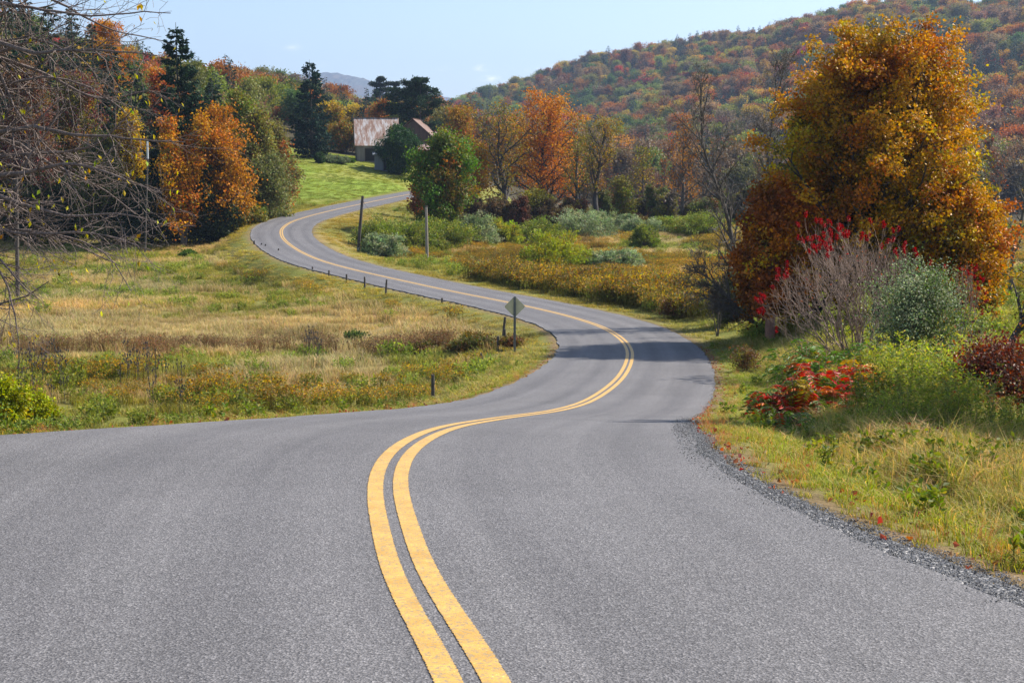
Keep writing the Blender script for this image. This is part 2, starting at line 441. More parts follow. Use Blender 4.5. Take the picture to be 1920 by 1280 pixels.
def bare(seed, H, W, shape='vase', nlimb=16, bark='bark_grey', trunk_frac=.2, r0=None, lean=0., maxl=3, n=None, up=.06, multi=1, pal=None, leaf=.15, nleaf=0, rmin=.009):
    rng = np.random.default_rng(seed)
    Rm = W/2
    env = lambda t: Rm*max(.25, (1.15-.8*t) if shape != 'vase' else (.7+.5*t if t < .7 else 1.05-(t-.7)*1.8))
    out = []
    P = mk(n=n or [nlimb, 7, 6, 0], env=env, t0=[trunk_frac, .15, .1, .1], ang=[42, 42, 42, 40], trop=[.0, up, up*.6, .02],
           wob=[.09, .14, .2, .2], maxl=maxl, rmin=rmin)
    for m in range(multi):
        a = m*2.4+seed
        d0 = np.array([lean+(0 if multi == 1 else .3*cos(a)), 0 if multi == 1 else .3*sin(a), 1.])
        grow(rng, np.array([0, 0, -.2]), d0, H*(1 if m == 0 else rng.uniform(.7, .95)), r0 or H*.02, 0, P, out)
    A = np.vstack([o[0] for o in out if o[2] >= 1]); sx = Rm/np.percentile(np.hypot(A[:, 0]-lean*A[:, 2], A[:, 1]), 96); sz = H/np.percentile(A[:, 2], 99.7)
    if abs(lean) < .3: out = [(o[0]*np.array([min(max(sx, .5), 2.5)]*2+[sz]), o[1], o[2]) for o in out]
    V, Q = tubes(out, lambda r: 8 if r > .08 else (5 if r > .02 else 3))
    res = [(V, Q, M[bark])]
    if nleaf:
        tw = [o for o in out if o[2] >= 2]
        ii = rng.choice(len(tw), nleaf); C = np.array([tw[i][0][rng.integers(1, len(tw[i][0]))] for i in ii])+rng.normal(0, .05, (nleaf, 3))
        res.append((*leaves(rng, C, leaf*rng.uniform(.6, 1.3, nleaf), jit(rng, pick(rng, nleaf, pal))), M['leaf']))
    else: res.append(None)
    return res

def spruce(seed, H, W, pal, dens=1.0, base=.06, needle=.28, droop=.25, irr=.2, bark='bark_dark', power=.85, gap=0.0):
    rng = np.random.default_rng(seed); lines = []
    tp = np.array([[0, 0, -.2], [rng.normal(0, .05), 0, H*.5], [rng.normal(0, .1), rng.normal(0, .1), H]])
    zz = np.linspace(0, 1, 9); tr = np.c_[np.interp(zz, [0, .5, 1], tp[:, 0]), np.interp(zz, [0, .5, 1], tp[:, 1]), zz*H-.2*(1-zz)]
    lines.append((tr, np.maximum(H*.016*(1-zz*.95), .02), 0))
    Ps = []; Ds = []
    z = H*base; k = 0
    while z < H*.985:
        t = (z/H-base)/(1-base)
        Rr = W/2*((1-t)**power)*min(1, .55+t*3)
        nb = int(5+4*(1-t))
        for b in range(nb):
            if rng.random() < gap: continue
            az = rng.uniform(0, 6.28); Lb = Rr*rng.uniform(1-irr*1.6, 1+irr*.8)+.15
            n = 6; s = np.linspace(0, 1, n)
            dz = (-droop*np.sin(s*pi*.75)+.22*s*s*(.3+t))*Lb + rng.normal(0, .03)*Lb*s
            x = tr_at(tr, z, H)[0]+cos(az)*s*Lb; y = tr_at(tr, z, H)[1]+sin(az)*s*Lb
            pts = np.c_[x, y, z+dz]
            lines.append((pts, np.linspace(.035*(1-t)+.012, .006, n), 1))
            m = int(max(4, Lb*13*dens)*(.28/needle)**1.0)
            ss = rng.uniform(.12, 1.02, m)**.8; q = np.c_[np.interp(ss, s, x), np.interp(ss, s, y), np.interp(ss, s, z+dz)]
            side = rng.normal(0, 1, m)*(.10+.16*Lb*(1-ss)*.6); q[:, 0] += -sin(az)*side; q[:, 1] += cos(az)*side
            q[:, 2] += rng.uniform(-.28, .03, m)*(.5+.3*Lb/2)-abs(side)*.15
            Ps.append(q); dd = np.c_[np.full(m, cos(az)), np.full(m, sin(az)), np.full(m, -.55)]+rng.normal(0, .45, (m, 3)); Ds.append(dd)
        z += H*.018*(1+rng.uniform(-.3, .4))+.08
    V, Q = tubes(lines, lambda r: 7 if r > .1 else 3)
    C = np.vstack(Ps); D = np.vstack(Ds); D /= np.linalg.norm(D, axis=1, keepdims=True)
    cc = jit(rng, pick(rng, len(C), pal), .3)
    LV, LF, LC = leaves(rng, C, needle*rng.uniform(.6, 1.4, len(C)), cc, .42, .06, D, .75)
    return (V, Q, M[bark]), (LV, LF, LC, M['needle'])
def tr_at(tr, z, H):
    return np.interp(z, tr[:, 2], tr[:, 0]), np.interp(z, tr[:, 2], tr[:, 1])

def pine(seed, H, W, pal, bare_frac=.35, ntier=9, needle=.28, bark='bark_dark'):
    rng = np.random.default_rng(seed); lines = []
    zz = np.linspace(0, 1, 9); tr = np.c_[.15*np.sin(zz*3+seed), .1*np.sin(zz*4), zz*H-.2]
    lines.append((tr, np.maximum(H*.018*(1-zz*.85), .02), 0)); Ps = []
    for i in range(ntier):
        t = i/(ntier-1); z = H*(bare_frac+(1-bare_frac)*t*.97)
        nb = 4 if t < .9 else 5
        for b in range(nb):
            az = rng.uniform(0, 6.28); Lb = W/2*(.5+.75*sin(pi*min(1, t*.9+.15)))*rng.uniform(.55, 1.15)
            s = np.linspace(0, 1, 6); x0, y0 = tr_at(tr, z, H)
            pts = np.c_[x0+cos(az)*s*Lb, y0+sin(az)*s*Lb, z+Lb*(.10*s+.28*s*s)+rng.normal(0, .1)*s]
            lines.append((pts, np.linspace(.06, .015, 6), 1))
            for q in range(6):
                c = pts[rng.integers(3, 6)]+rng.normal(0, .22*Lb*.5, 3)*np.array([1, 1, .35])
                m = int(60*(W/5)**.6); P = rng.normal(0, 1, (m, 3)); P /= np.linalg.norm(P, axis=1, keepdims=True)
                Ps.append(c+P*np.array([.9, .9, .45])*W/6.5*rng.uniform(.3, 1, (m, 1)))
    V, Q = tubes(lines, lambda r: 7 if r > .1 else 4)
    C = np.vstack(Ps); cc = jit(rng, pick(rng, len(C), pal), .3)
    LV, LF, LC = leaves(rng, C, needle*rng.uniform(.6, 1.3, len(C)), cc, .4, .05, np.array([0, 0, 1.]), .3)
    return (V, Q, M[bark]), (LV, LF, LC, M['needle'])

def willow(seed, H, W, pal, leaf=.16, nstem=150, npl=34, dens=1.0):
    """many fine arching stems from a low base, narrow leaves: a round shrub"""
    rng = np.random.default_rng(seed); lines = []; Ps = []; Ds = []; Cs = []
    lob = [(rng.uniform(-.25, .25)*W, rng.uniform(-.2, .2)*W, rng.uniform(.8, 1.05)) for _ in range(5)]
    for i in range(nstem):
        lx, ly, ls = lob[rng.integers(5)]
        az = rng.uniform(0, 6.28); ti = np.arccos(1-rng.uniform(0, .98))
        d = np.array([cos(az)*sin(ti), sin(az)*sin(ti), cos(ti)])
        e = np.array([lx+d[0]*W*.34, ly+d[1]*W*.34, d[2]*H*.97*ls*rng.uniform(.85, 1.05)+.05*H])
        s = np.linspace(0, 1, 5)[:, None]; b = np.array([lx*.4+rng.normal(0, .08*W), ly*.4+rng.normal(0, .08*W), -.05])
        pts = b+(e-b)*s+np.array([0, 0, 1.])*np.sin(s*pi)*.15*H
        lines.append((pts, np.linspace(.018, .004, 5), 1))
        c0 = jit(rng, pick(rng, 1, pal), .14)
        m = int(npl*dens); tt = 1.06-.6*rng.random(m)**1.6
        q = np.c_[[np.interp(tt, s[:, 0], pts[:, a]) for a in range(3)]].T+rng.normal(0, .055*W*.5+.05, (m, 3))*np.array([1, 1, .7])
        Ps.append(q); Ds.append(np.tile((e-b)/np.linalg.norm(e-b), (m, 1))); Cs.append(np.repeat(c0, m, axis=0))
    V, Q = tubes(lines, lambda r: 3)
    C = np.vstack(Ps); k = C[:, 2] > .02; D = np.vstack(Ds)[k]; cc = jit(rng, np.vstack(Cs)[k], .2); C = C[k]
    LV, LF, LC = leaves(rng, C, leaf*rng.uniform(.6, 1.4, len(C)), cc, .45, .08, D, .45)
    return (V, Q, M['bark']), (LV, LF, LC, M['leaf'])

def put(name, label, cat, parts, loc, rz=0, group=None, cname='crown', tname='trunk'):
    r = thing(name, label, cat, loc, rz, group)
    V, Q, m = parts[0]; link(tname, mesh_np(tname, V, [Q], None, [m], smooth=True), r)
    if parts[1] is not None:
        LV, LF, LC, lm = parts[1]; link(cname, mesh_np(cname, LV, [LF], LC, [lm]), r)
    return r

# ------------------------------------------------------------------ road centre line
PL = 0.0585; H0 = 1.8
def plane_pt(u, v):
    x, y, z = ray(u, v); t = -H0/(z+PL*y); return np.array([x*t, y*t, z*t])
cl = [plane_pt(u, v) for u, v in [(895, 1280), (827, 1175), (770, 1087), (744, 1000), (728, 940), (724, 920), (730, 876), (748, 845), (766, 829)]]
cl += [unproj(*a) for a in [(800, 814, 15.1), (830, 803, 16.4), (866, 795, 18), (905, 789, 20), (951, 782, 23), (991, 777, 25.6), (1049, 769.5, 30), (1096, 757, 34),
      (1127, 740, 38), (1159, 714, 43.5), (1176, 688, 49.5), (1182, 661, 57), (1171, 640, 63), (1130, 613, 71), (1062, 592, 78), (965, 569, 85), (860, 549, 92), (760, 527.5, 99.5), (660, 505, 107.5),
      (600, 488, 114), (560, 470, 122), (531, 448, 133), (527, 431, 142), (546, 416, 152), (595, 401, 164), (660, 386, 178), (720, 373.5, 192), (775, 363, 207), (830, 354, 224), (890, 348, 245)]]
cl = np.array(cl)
first = cl[0]; d0 = np.array([.05, 1]); 
pre = [np.array([first[0]+.14*k, first[1]-k, -H0-PL*(first[1]-k)]) for k in (14, 11, 8, 5.5, 3, 1.4)]
cl = np.vstack([pre, cl])
# centripetal-ish resample: cubic through arc length, then smooth
s0 = np.r_[0, np.cumsum(np.linalg.norm(np.diff(cl[:, :2], axis=0), axis=1))]
def cubic(s0, y, s):
    # natural cubic spline
    n = len(s0); h = np.diff(s0); A = np.zeros((n, n)); r = np.zeros(n); A[0, 0] = A[-1, -1] = 1
    for i in range(1, n-1):
        A[i, i-1] = h[i-1]; A[i, i] = 2*(h[i-1]+h[i]); A[i, i+1] = h[i]; r[i] = 6*((y[i+1]-y[i])/h[i]-(y[i]-y[i-1])/h[i-1])
    m = np.linalg.solve(A, r); i = np.clip(np.searchsorted(s0, s)-1, 0, n-2); t = s-s0[i]; hi = h[i]
    return y[i]+t*((y[i+1]-y[i])/hi-hi*(2*m[i]+m[i+1])/6)+t*t*m[i]/2+t**3*(m[i+1]-m[i])/(6*hi)
SS = np.arange(0, s0[-1], .25)
CX, CY, CZ_ = [np.interp(SS, s0, cl[:, a])*.35+.65*cubic(s0, cl[:, a], SS) for a in range(3)]
def gsm(a, sig):
    k = np.arange(-int(3*sig), int(3*sig)+1); w = np.exp(-k*k/(2*sig*sig)); w /= w.sum()
    p = len(k)//2; lo = 2*a[0]-a[p:0:-1]; hi = 2*a[-1]-a[-2:-p-2:-1]
    return np.convolve(np.r_[lo, a, hi], w, 'valid')
def varsm(a, near, farr):
    A = gsm(a, near); B = gsm(a, farr); w = sstep(20, 45, CY); return A*(1-w)+B*w
_cy = CY.copy()
CX = varsm(CX, 3, 8); CZ_ = varsm(CZ_, 5, 16); CY = varsm(CY, 3, 8)
TX, TY = np.gradient(CX), np.gradient(CY); tl = np.hypot(TX, TY); TX /= tl; TY /= tl
NXr, NYr = TY, -TX     # right-hand normal
hwR = np.interp(CY, [-10, 7, 9, 12, 20, 60, 250], [3.0, 2.95, 2.86, 2.8, 2.9, 2.95, 2.95])
hwL = np.interp(CY, [-10, 10.8, 12.2, 13.2, 14.2, 15.0, 15.9, 18, 20.5, 250], [16, 15, 10, 6.2, 4.35, 3.95, 3.45, 2.95, 2.95, 2.95])
hwL = gsm(hwL, 1.2)
gvR = np.interp(CY, [-10, 7, 12, 22, 26, 250], [.28, .24, .18, .09, .04, .03])

CB = np.c_[CX, CY]
def road_off(x, y):
    """signed offset (right +), index of nearest sample"""
    x = np.asarray(x, float); y = np.asarray(y, float); off = np.full(x.shape, 999.); idx = np.zeros(x.shape, int)
    sel = np.where((y < 260) & (y > -12) & (np.abs(x) < 60))[0]
    sub = np.arange(0, len(CX), 4)
    for a in range(0, len(sel), 4000):
        s = sel[a:a+4000]
        d2 = (x[s, None]-CX[None, sub])**2+(y[s, None]-CY[None, sub])**2
        i = sub[d2.argmin(1)]
        best = i.copy(); bd = (x[s]-CX[i])**2+(y[s]-CY[i])**2
        for k in (-3, -2, -1, 1, 2, 3):
            j = np.clip(i+k, 0, len(CX)-1); dd = (x[s]-CX[j])**2+(y[s]-CY[j])**2
            m = dd < bd; best[m] = j[m]; bd[m] = dd[m]
        o = (x[s]-CX[best])*NXr[best]+(y[s]-CY[best])*NYr[best]
        off[s] = np.where(np.abs(np.sqrt(bd)-np.abs(o)) > 1.5, np.sign(o)*np.sqrt(bd), o); idx[s] = best
    return off, idx

# ------------------------------------------------------------------ terrain
def uz(u, v, D, th=0.0):
    p = unproj(u, v, D); return (p[0], D, p[2]-th)
ctrl = [
 (3.5, 3, -2.4), (8, 3, -2.3), (4.5, 9, -2.85), (7, 9, -2.9), (7, 14, -3.4), (11, 14, -3.4), (8, 20, -4.15), (14, 20, -4.2), (11, 28, -4.75), (18, 28, -4.9), (13, 40, -5.5), (20, 40, -5.6),
 (11, 50, -6.0), (16, 50, -5.9), (25, 55, -6.0), (12, 60, -6.7), (22, 70, -6.6), (14, 78, -7.2), (32, 75, -6.9), (10, 88, -7.6), (30, 100, -7.6), (8, 105, -7.9), (20, 125, -8.0), (0, 118, -7.7), (45, 130, -8.0),
 (0, 140, -7.8), (30, 160, -7.4), (55, 190, -6.4), (8, 175, -6.9), (-12, 137, -7.1), (-14.2, 131, -7.15), (-8, 128, -7.7), (-7, 143, -7.1), (-4, 150, -7.2), (-1, 156, -7.4), (-10, 160, -6.0), (-3, 180, -6.0), (5, 205, -5.7), (30, 210, -5.9), (-5, 215, -4.4), (0, 260, -6), (40, 280, -8.5), (90, 260, -8.5), (90, 190, -6.4), (20, 188, -6.1),
 (-9, 4, -2.1), (-16, 5, -2.2), (-30, 8, -2.6), (-9, 12, -2.8), (-7, 17.5, -4.6), (-14, 18, -4.8), (-5, 22, -6.0), (-9, 26, -7.2), (-3, 30, -7.0), (-1, 38, -7.6), (-15, 28, -7.6), (-7, 40, -8.2), (-16, 40, -8.3), (-28, 30, -7.6), (-30, 50, -8.5),
 (-3, 55, -8.2), (-12, 60, -8.5), (-2, 72, -8.3), (-30, 75, -8.5), (-8, 85, -8.4), (-20, 95, -8.4), (-45, 95, -8.4), (-18, 112, -8.1), (-32, 120, -7.9), (-55, 125, -7.6), (-28, 140, -7.2), (-38, 150, -7.1), (-60, 155, -6.2), (-30, 165, -6.0),
 (-60, 185, -1.8), (-42, 185, -2.8), (-28, 188, -3.4), (-25, 205, -1.9), (-33, 215, .4), (-18, 212, -2.3), (-37, 240, 3.3), (-29, 240, 2.5), (-21, 238, .8), (-12, 235, -1.2), (-26, 255, 2.6), (-18, 262, 2.2), (-10, 270, -.5), (-40, 270, 5.5), (-80, 200, 5), (-110, 180, 8),
 (-70, 250, 8), (-60, 300, 12), (-30, 320, 6), (-10, 340, 1), (20, 340, -6), (20, 420, -4), (70, 380, -8), (140, 380, -6), (200, 400, 4), (-40, 420, 8), (-10, 450, 2),
 uz(0, -25, 300, 15), uz(150, 40, 350, 14), uz(300, 100, 400, 13), uz(380, 112, 430, 12), uz(450, 132, 450, 9), uz(540, 150, 500, 9), uz(640, 178, 550, 9), uz(700, 205, 580, 12), uz(760, 222, 600, 12), uz(-200, -60, 260, 12), uz(-400, -60, 220, 10),
 (-130, 480, 22), (-110, 600, 15), (-90, 700, 8), (-40, 700, 6), (0, 560, 0), (0, 700, 6), (-200, 700, 10), (-60, 900, 0), (-100, 1500, 0),
 uz(880, 192, 1100, 9), uz(940, 176, 1120, 8), uz(1000, 158, 1150, 7), uz(1100, 122, 1200, 7), uz(1200, 94, 1200, 12), uz(1300, 66, 1200, 17), uz(1400, 56, 1180, 17), uz(1500, 58, 1160, 17), uz(1600, 42, 1130, 17),
 uz(1700, 26, 1100, 17), uz(1800, 12, 1060, 17), uz(1920, 0, 1000, 17), uz(2100, -30, 950, 17), uz(2400, -30, 900, 17),
 (60, 520, 0), (150, 520, 8), (250, 520, 22), (60, 800, 22), (160, 800, 45), (280, 800, 75), (360, 760, 82), (60, 1000, 44), (220, 650, 30), (330, 600, 40), (130, 1000, 68), (250, 1000, 108),
 (60, 1500, 20), (300, 1500, 60), (500, 1400, 70), (60, 2200, 0), (-400, 2200, 0), (600, 2200, 0), (0, 4500, 0), (-1500, 4500, 0), (1500, 4500, 0), (-600, 1000, 10), (-300, 400, 25), (900, 900, 60), (20, -10, -1.3), (-20, -10, -1.3), (0, -12, -1.2),
]
# stakes along the road keep the country round it at its level
ctrl = [c for c in ctrl]
for i in range(0, len(CX), 40):
    ctrl.append((CX[i], CY[i], CZ_[i]-.1))
ctrl = np.array(ctrl)
def warp(x, y): 
    r = y+30.0; r = np.maximum(r, 8); return x/r*2.2, np.log(r), r
_a, _b, _r = warp(ctrl[:, 0], ctrl[:, 1]); _w = ctrl[:, 2]/_r
def tk(d2): return .5*d2*np.log(d2+1e-12)
n_ = len(ctrl); K = tk((_a[:, None]-_a)**2+(_b[:, None]-_b)**2)+np.eye(n_)*2e-4
Pm = np.c_[np.ones(n_), _a, _b]; A_ = np.block([[K, Pm], [Pm.T, np.zeros((3, 3))]])
sol = np.linalg.solve(A_, np.r_[_w, 0, 0, 0])
def tps(x, y):
    a, b, r = warp(x, y); out = np.empty(len(x))
    for i in range(0, len(x), 20000):
        s = slice(i, i+20000)
        k = tk((a[s, None]-_a)**2+(b[s, None]-_b)**2)
        out[s] = (k@sol[:n_]+sol[n_]+sol[n_+1]*a[s]+sol[n_+2]*b[s])*r[s]
    return out
def height(x, y, full=False):
    x = np.atleast_1d(np.asarray(x, float)); y = np.atleast_1d(np.asarray(y, float))
    z = tps(x, y); off, i = road_off(x, y)
    z = z+(fbm(x, y, 3.5, 5)-.5)*.35*np.clip(y/30, .3, 1)+(fbm(x, y, .7, 9, 2)-.5)*.10
    hr = hwR[i]+gvR[i]; hl = hwL[i]
    e = np.where(off > 0, off-hr, -off-hl)
    rz = CZ_[i]
    w = sstep(0.1, 4.5, e)
    zz = (rz-.015-.10*np.clip(e, 0, 3))*(1-w)+z*w
    ditch = (off > 0)*np.exp(-((e-1.75)/.55)**2)*.38*sstep(3, 8, y)*(1-sstep(38, 52, y))*(.6+.8*fbm(x, y, 2.5, 31))
    zz = zz-ditch
    ins = sstep(.12, -.25, e)
    zz = zz*(1-ins)+(rz-.14)*ins
    zz = np.where(off > 900, z, zz)
    if full: return zz, off, i, e
    return zz
def hz(x, y): return float(height([x], [y])[0])
def at(u, D, dz=0.0, quiet=False):
    """ground point under image column u at distance D"""
    z = -6.0
    for _ in range(4):
        dep = D*CP-z*SP; x = (u-960)/F*dep; z = hz(x, D)
    o_, i_ = road_off([x], [D]); e_ = (o_[0]-hwR[i_[0]]) if o_[0] > 0 else (-o_[0]-hwL[i_[0]])
    if e_ < .4: print('ONROAD', u, D, round(float(e_), 2))
    return np.array([x, D, z+dz])
def top_for(x, D, v):  # world height seen at image row v at distance D
    return unproj(960, v, D)[2]

# colour of the ground by kind of cover
GREEN = np.array([.15, .155, .035]); TAN = np.array([.24, .17, .075]); LAWN = np.array([.17, .23, .035]); BROWN = np.array([.12, .07, .035]); OLIVE = np.array([.15, .13, .035])
def zone(x, y):
    """weights of cover kinds at ground points: lawn, tan, green, goldenrod, brown ; plus offsets"""
    z, off, i, e = height(x, y, True)
    u, v, dep = project(np.c_[x, y, z])
    n1 = fbm(x, y, 9, 3); n2 = fbm(x*.5, y, 4, 13); n3 = fbm(x, y, 18, 23)
    left = (off < 0) & (off > -900) | ((off >= 900) & (x < -20)); 
    left = np.where(np.abs(off) > 900, x < -10, off < 0)
    verge = sstep(2.4, 1.2, e)*(e > -.3)
    lawn = ((u < 800) & (u > 500) & (y > 183) & (y < 262) & (e > 2)).astype(float)
    tan = np.zeros(len(x)); gold = np.zeros(len(x)); brown = np.zeros(len(x))
    tan = np.where(left & (y < 170), sstep(68, 76, y+n2*6)*sstep(118, 96, y+n3*30+(x+20)*.2)*sstep(-1.5, 7, -off-3+n1*3), 0)
    tan = np.maximum(tan, np.where(left & (y > 100) & (y < 165), sstep(.4, .6, n2)*.6, 0)); tan = np.maximum(tan, np.where(left & (y < 66), sstep(.55, .7, n1)*.8*sstep(50, 56, y), 0))
    brown = np.where(left & (y < 170), np.exp(-((y-69-(n3-.5)*5)/1.8)**2)*sstep(.42, .52, fbm(x, y, 5, 19))*.8*(x < 0), 0)
    gold = np.where(left & (y < 60), sstep(.45, .6, n2)*.7, 0)
    gold = np.maximum(gold, np.where(left & (y < 120) & (y > 66), sstep(8, 3, -off)*sstep(1.6, 2.6, -off-2.95)*.8, 0))
    r = ~left
    gold = np.where(r & (y > 66), np.maximum(gold, np.maximum(sstep(.50, .54, n2)*sstep(6, 9, e)*(y > 90), sstep(2.0, 2.6, e)*sstep(8.5, 6.5, e+n1*2)*(y > 74)*(y < 104)*sstep(.34, .4, n3))), gold)
    tan = np.where(r & (y > 100), np.maximum(tan, sstep(.46, .52, n1)*.8*sstep(6, 9, e)), tan)
    tan = np.where(r & (y > 60), np.maximum(tan, np.exp(-((e-.9)/.6)**2)*1.0), tan)
    tan = np.where(r & (y < 60), np.maximum(tan, sstep(.5, .68, n2)*.6*(e > .8)), tan)
    inb = (r & (y > 118) & (y < 175) & (u < 800) & (e < 8))
    return dict(z=z, off=off, i=i, e=e, u=u, v=v, left=left, verge=verge, lawn=lawn, tan=tan, gold=gold, brown=brown, n1=n1, n2=n2, n3=n3, inb=inb)

def build_ground():
    ys = np.r_[np.linspace(-12, 4, 34)[:-1], 4*np.exp(np.linspace(0, log(8600/4), 800))]
    ts = np.linspace(-1, 1, 520); ts = np.sign(ts)*(np.abs(ts)**1.15)
    W = 16+.62*np.maximum(ys, 0)
    X = ts[None, :]*W[:, None]; Y = np.broadcast_to(ys[:, None], X.shape)
    x = X.ravel(); y = Y.ravel().copy()
    q = zone(x, y); z = q['z']
    nr, nc = X.shape; i = np.arange((nr-1)*nc).reshape(nr-1, nc)[:, :-1].ravel()
    Fq = np.c_[i, i+1, i+nc+1, i+nc]
    c = np.tile(GREEN, (len(x), 1))
    def bl(c, w, k): w = np.clip(w, 0, 1)[:, None]; return c*(1-w)+k*w
    c = bl(c, q['tan']*.9, TAN); c = bl(c, q['gold']*.6, OLIVE); c = bl(c, q['brown'], BROWN)
    c = bl(c, q['verge']*.5, GREEN*1.2)
    c = bl(c, np.exp(-((q['e']-.15)/.3)**2)*(np.abs(q['off']) < 900), np.array([.17, .12, .065]))
    c = bl(c, q['inb']*.6*sstep(.4, .6, q['n1']), TAN*1.1)
    lw = q['lawn']; ln = sstep(.4, .62, fbm(x, y, 7, 77))
    c = np.where(lw[:, None] > .5, (LAWN*(1-ln[:, None]*.55)+np.array([.24, .21, .06])*ln[:, None]*.55), c)
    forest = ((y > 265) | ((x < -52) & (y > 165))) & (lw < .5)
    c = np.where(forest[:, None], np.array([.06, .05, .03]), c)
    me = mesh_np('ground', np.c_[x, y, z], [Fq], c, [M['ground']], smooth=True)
    tag(link('ground', me), kind='structure', label='rolling grassy ground of the valley and hillsides')
build_ground()

def strip(name, o0, o1, ncol, dz, mat, skirt=False, i0=0, i1=None, uvn=False, wig=0):
    i1 = i1 or len(CX); ii = np.arange(i0, i1); n = len(ii)
    a = np.broadcast_to(o0, (len(CX),))[ii]; b = np.broadcast_to(o1, (len(CX),))[ii]
    if wig:
        a = a.copy(); b = b.copy()
        b = b+(fbm(SS[ii], SS[ii]*0, .9, 4)-.5)*wig*2
    t = np.linspace(0, 1, ncol); O = a[:, None]*(1-t)+b[:, None]*t
    X = CX[ii, None]+NXr[ii, None]*O; Y = CY[ii, None]+NYr[ii, None]*O; Z = np.broadcast_to(CZ_[ii, None]+dz, O.shape).copy()
    UV0 = (2*t-1)[None, :]*np.ones((n, 1)) if uvn else O
    UV = np.stack([UV0, np.broadcast_to(SS[ii, None], O.shape)], -1)
    if skirt:
        X = np.c_[X[:, :1], X, X[:, -1:]]; Y = np.c_[Y[:, :1], Y, Y[:, -1:]]; Z = np.c_[Z[:, :1]-.3, Z, Z[:, -1:]-.3]
        UV = np.concatenate([UV[:, :1], UV, UV[:, -1:]], 1)
    nc = X.shape[1]; i = np.arange((n-1)*nc).reshape(n-1, nc)[:, :-1].ravel()
    me = mesh_np(name, np.c_[X.ravel(), Y.ravel(), Z.ravel()], [np.c_[i, i+1, i+nc+1, i+nc]], None, [mat], smooth=not skirt, uv=UV.reshape(-1, 2))
    return link(name, me)
wigL = (fbm(SS, SS*0+3, .8, 71)-.5)*.26; wigR = (fbm(SS, SS*0+9, .8, 72)-.5)*.22
tag(strip('road', -hwL+wigL, hwR+wigR, 15, 0, M['asphalt'], True), kind='structure', label='winding grey two-lane asphalt road')
tag(strip('road_markings', -.166, -.034, 3, .005, M['paint'], uvn=True), kind='structure', label='left yellow centre line of the winding road')
tag(strip('road_markings', .034, .166, 3, .005, M['paint'], uvn=True), kind='structure', label='right yellow centre line of the winding road')
tag(strip('gravel_shoulder', hwR-.12, hwR+gvR, 5, -.012, M['gravel'], True, wig=.10), kind='structure', label='dark gravel shoulder along the right road edge')

# ------------------------------------------------------------------ instancing for uncountable cover
def proto(name, V, faces, colr, mat):
    me = mesh_np(name, V, faces, colr, [mat]); return bpy.data.objects.new(name, me)   # never linked to the scene
def scatter(name, label, P, rz, scl, idx, tint, protos, tilt=.12, seed=1):
    n = len(P); rng = np.random.default_rng(seed)
    me = bpy.data.meshes.new(name+'_points'); me.vertices.add(n); me.vertices.foreach_set('co', np.asarray(P, np.float32).ravel())
    def attr(nm, ty, data, key):
        a = me.attributes.new(nm, ty, 'POINT'); a.data.foreach_set(key, np.ascontiguousarray(data).ravel())
    rot = np.c_[rng.normal(0, tilt, n), rng.normal(0, tilt, n), rz].astype(np.float32)
    attr('rot', 'FLOAT_VECTOR', rot, 'vector'); 
    scl = np.asarray(scl, np.float32); s3 = np.repeat(scl[:, None], 3, 1) if scl.ndim == 1 else scl
    attr('scl', 'FLOAT_VECTOR', s3.astype(np.float32), 'vector')
    attr('pid', 'INT', np.asarray(idx, np.int32), 'value')
    attr('tint', 'FLOAT_COLOR', np.c_[tint, np.ones(n)].astype(np.float32), 'color')
    ng = bpy.data.node_groups.new(name, 'GeometryNodeTree')
    ng.interface.new_socket('Geometry', in_out='INPUT', socket_type='NodeSocketGeometry'); ng.interface.new_socket('Geometry', in_out='OUTPUT', socket_type='NodeSocketGeometry')
    gi = ng.nodes.new('NodeGroupInput'); go = ng.nodes.new('NodeGroupOutput'); jn = ng.nodes.new('GeometryNodeJoinGeometry')
    def named(nm, dt):
        a = ng.nodes.new('GeometryNodeInputNamedAttribute'); a.data_type = dt; a.inputs[0].default_value = nm; return a.outputs[0]
    r = named('rot', 'FLOAT_VECTOR'); s = named('scl', 'FLOAT_VECTOR'); pid = named('pid', 'INT')
    for k, po in enumerate(protos):
        oi = ng.nodes.new('GeometryNodeObjectInfo'); oi.inputs['Object'].default_value = po; oi.inputs['As Instance'].default_value = True
        cmp = ng.nodes.new('FunctionNodeCompare'); cmp.data_type = 'INT'; cmp.operation = 'EQUAL'
        ng.links.new(pid, cmp.inputs[2]); cmp.inputs[3].default_value = k
        ip = ng.nodes.new('GeometryNodeInstanceOnPoints')
        ng.links.new(gi.outputs[0], ip.inputs['Points']); ng.links.new(cmp.outputs[0], ip.inputs['Selection']); ng.links.new(oi.outputs['Geometry'], ip.inputs['Instance'])
        e2r = ng.nodes.new('FunctionNodeEulerToRotation'); ng.links.new(r, e2r.inputs[0])
        ng.links.new(e2r.outputs[0], ip.inputs['Rotation']); ng.links.new(s, ip.inputs['Scale'])
        ng.links.new(ip.outputs[0], jn.inputs[0])
    ng.links.new(jn.outputs[0], go.inputs[0])
    o = link(name, me); md = o.modifiers.new('scatter', 'NODES'); md.node_group = ng
    tag(o, label, kind='stuff'); return o

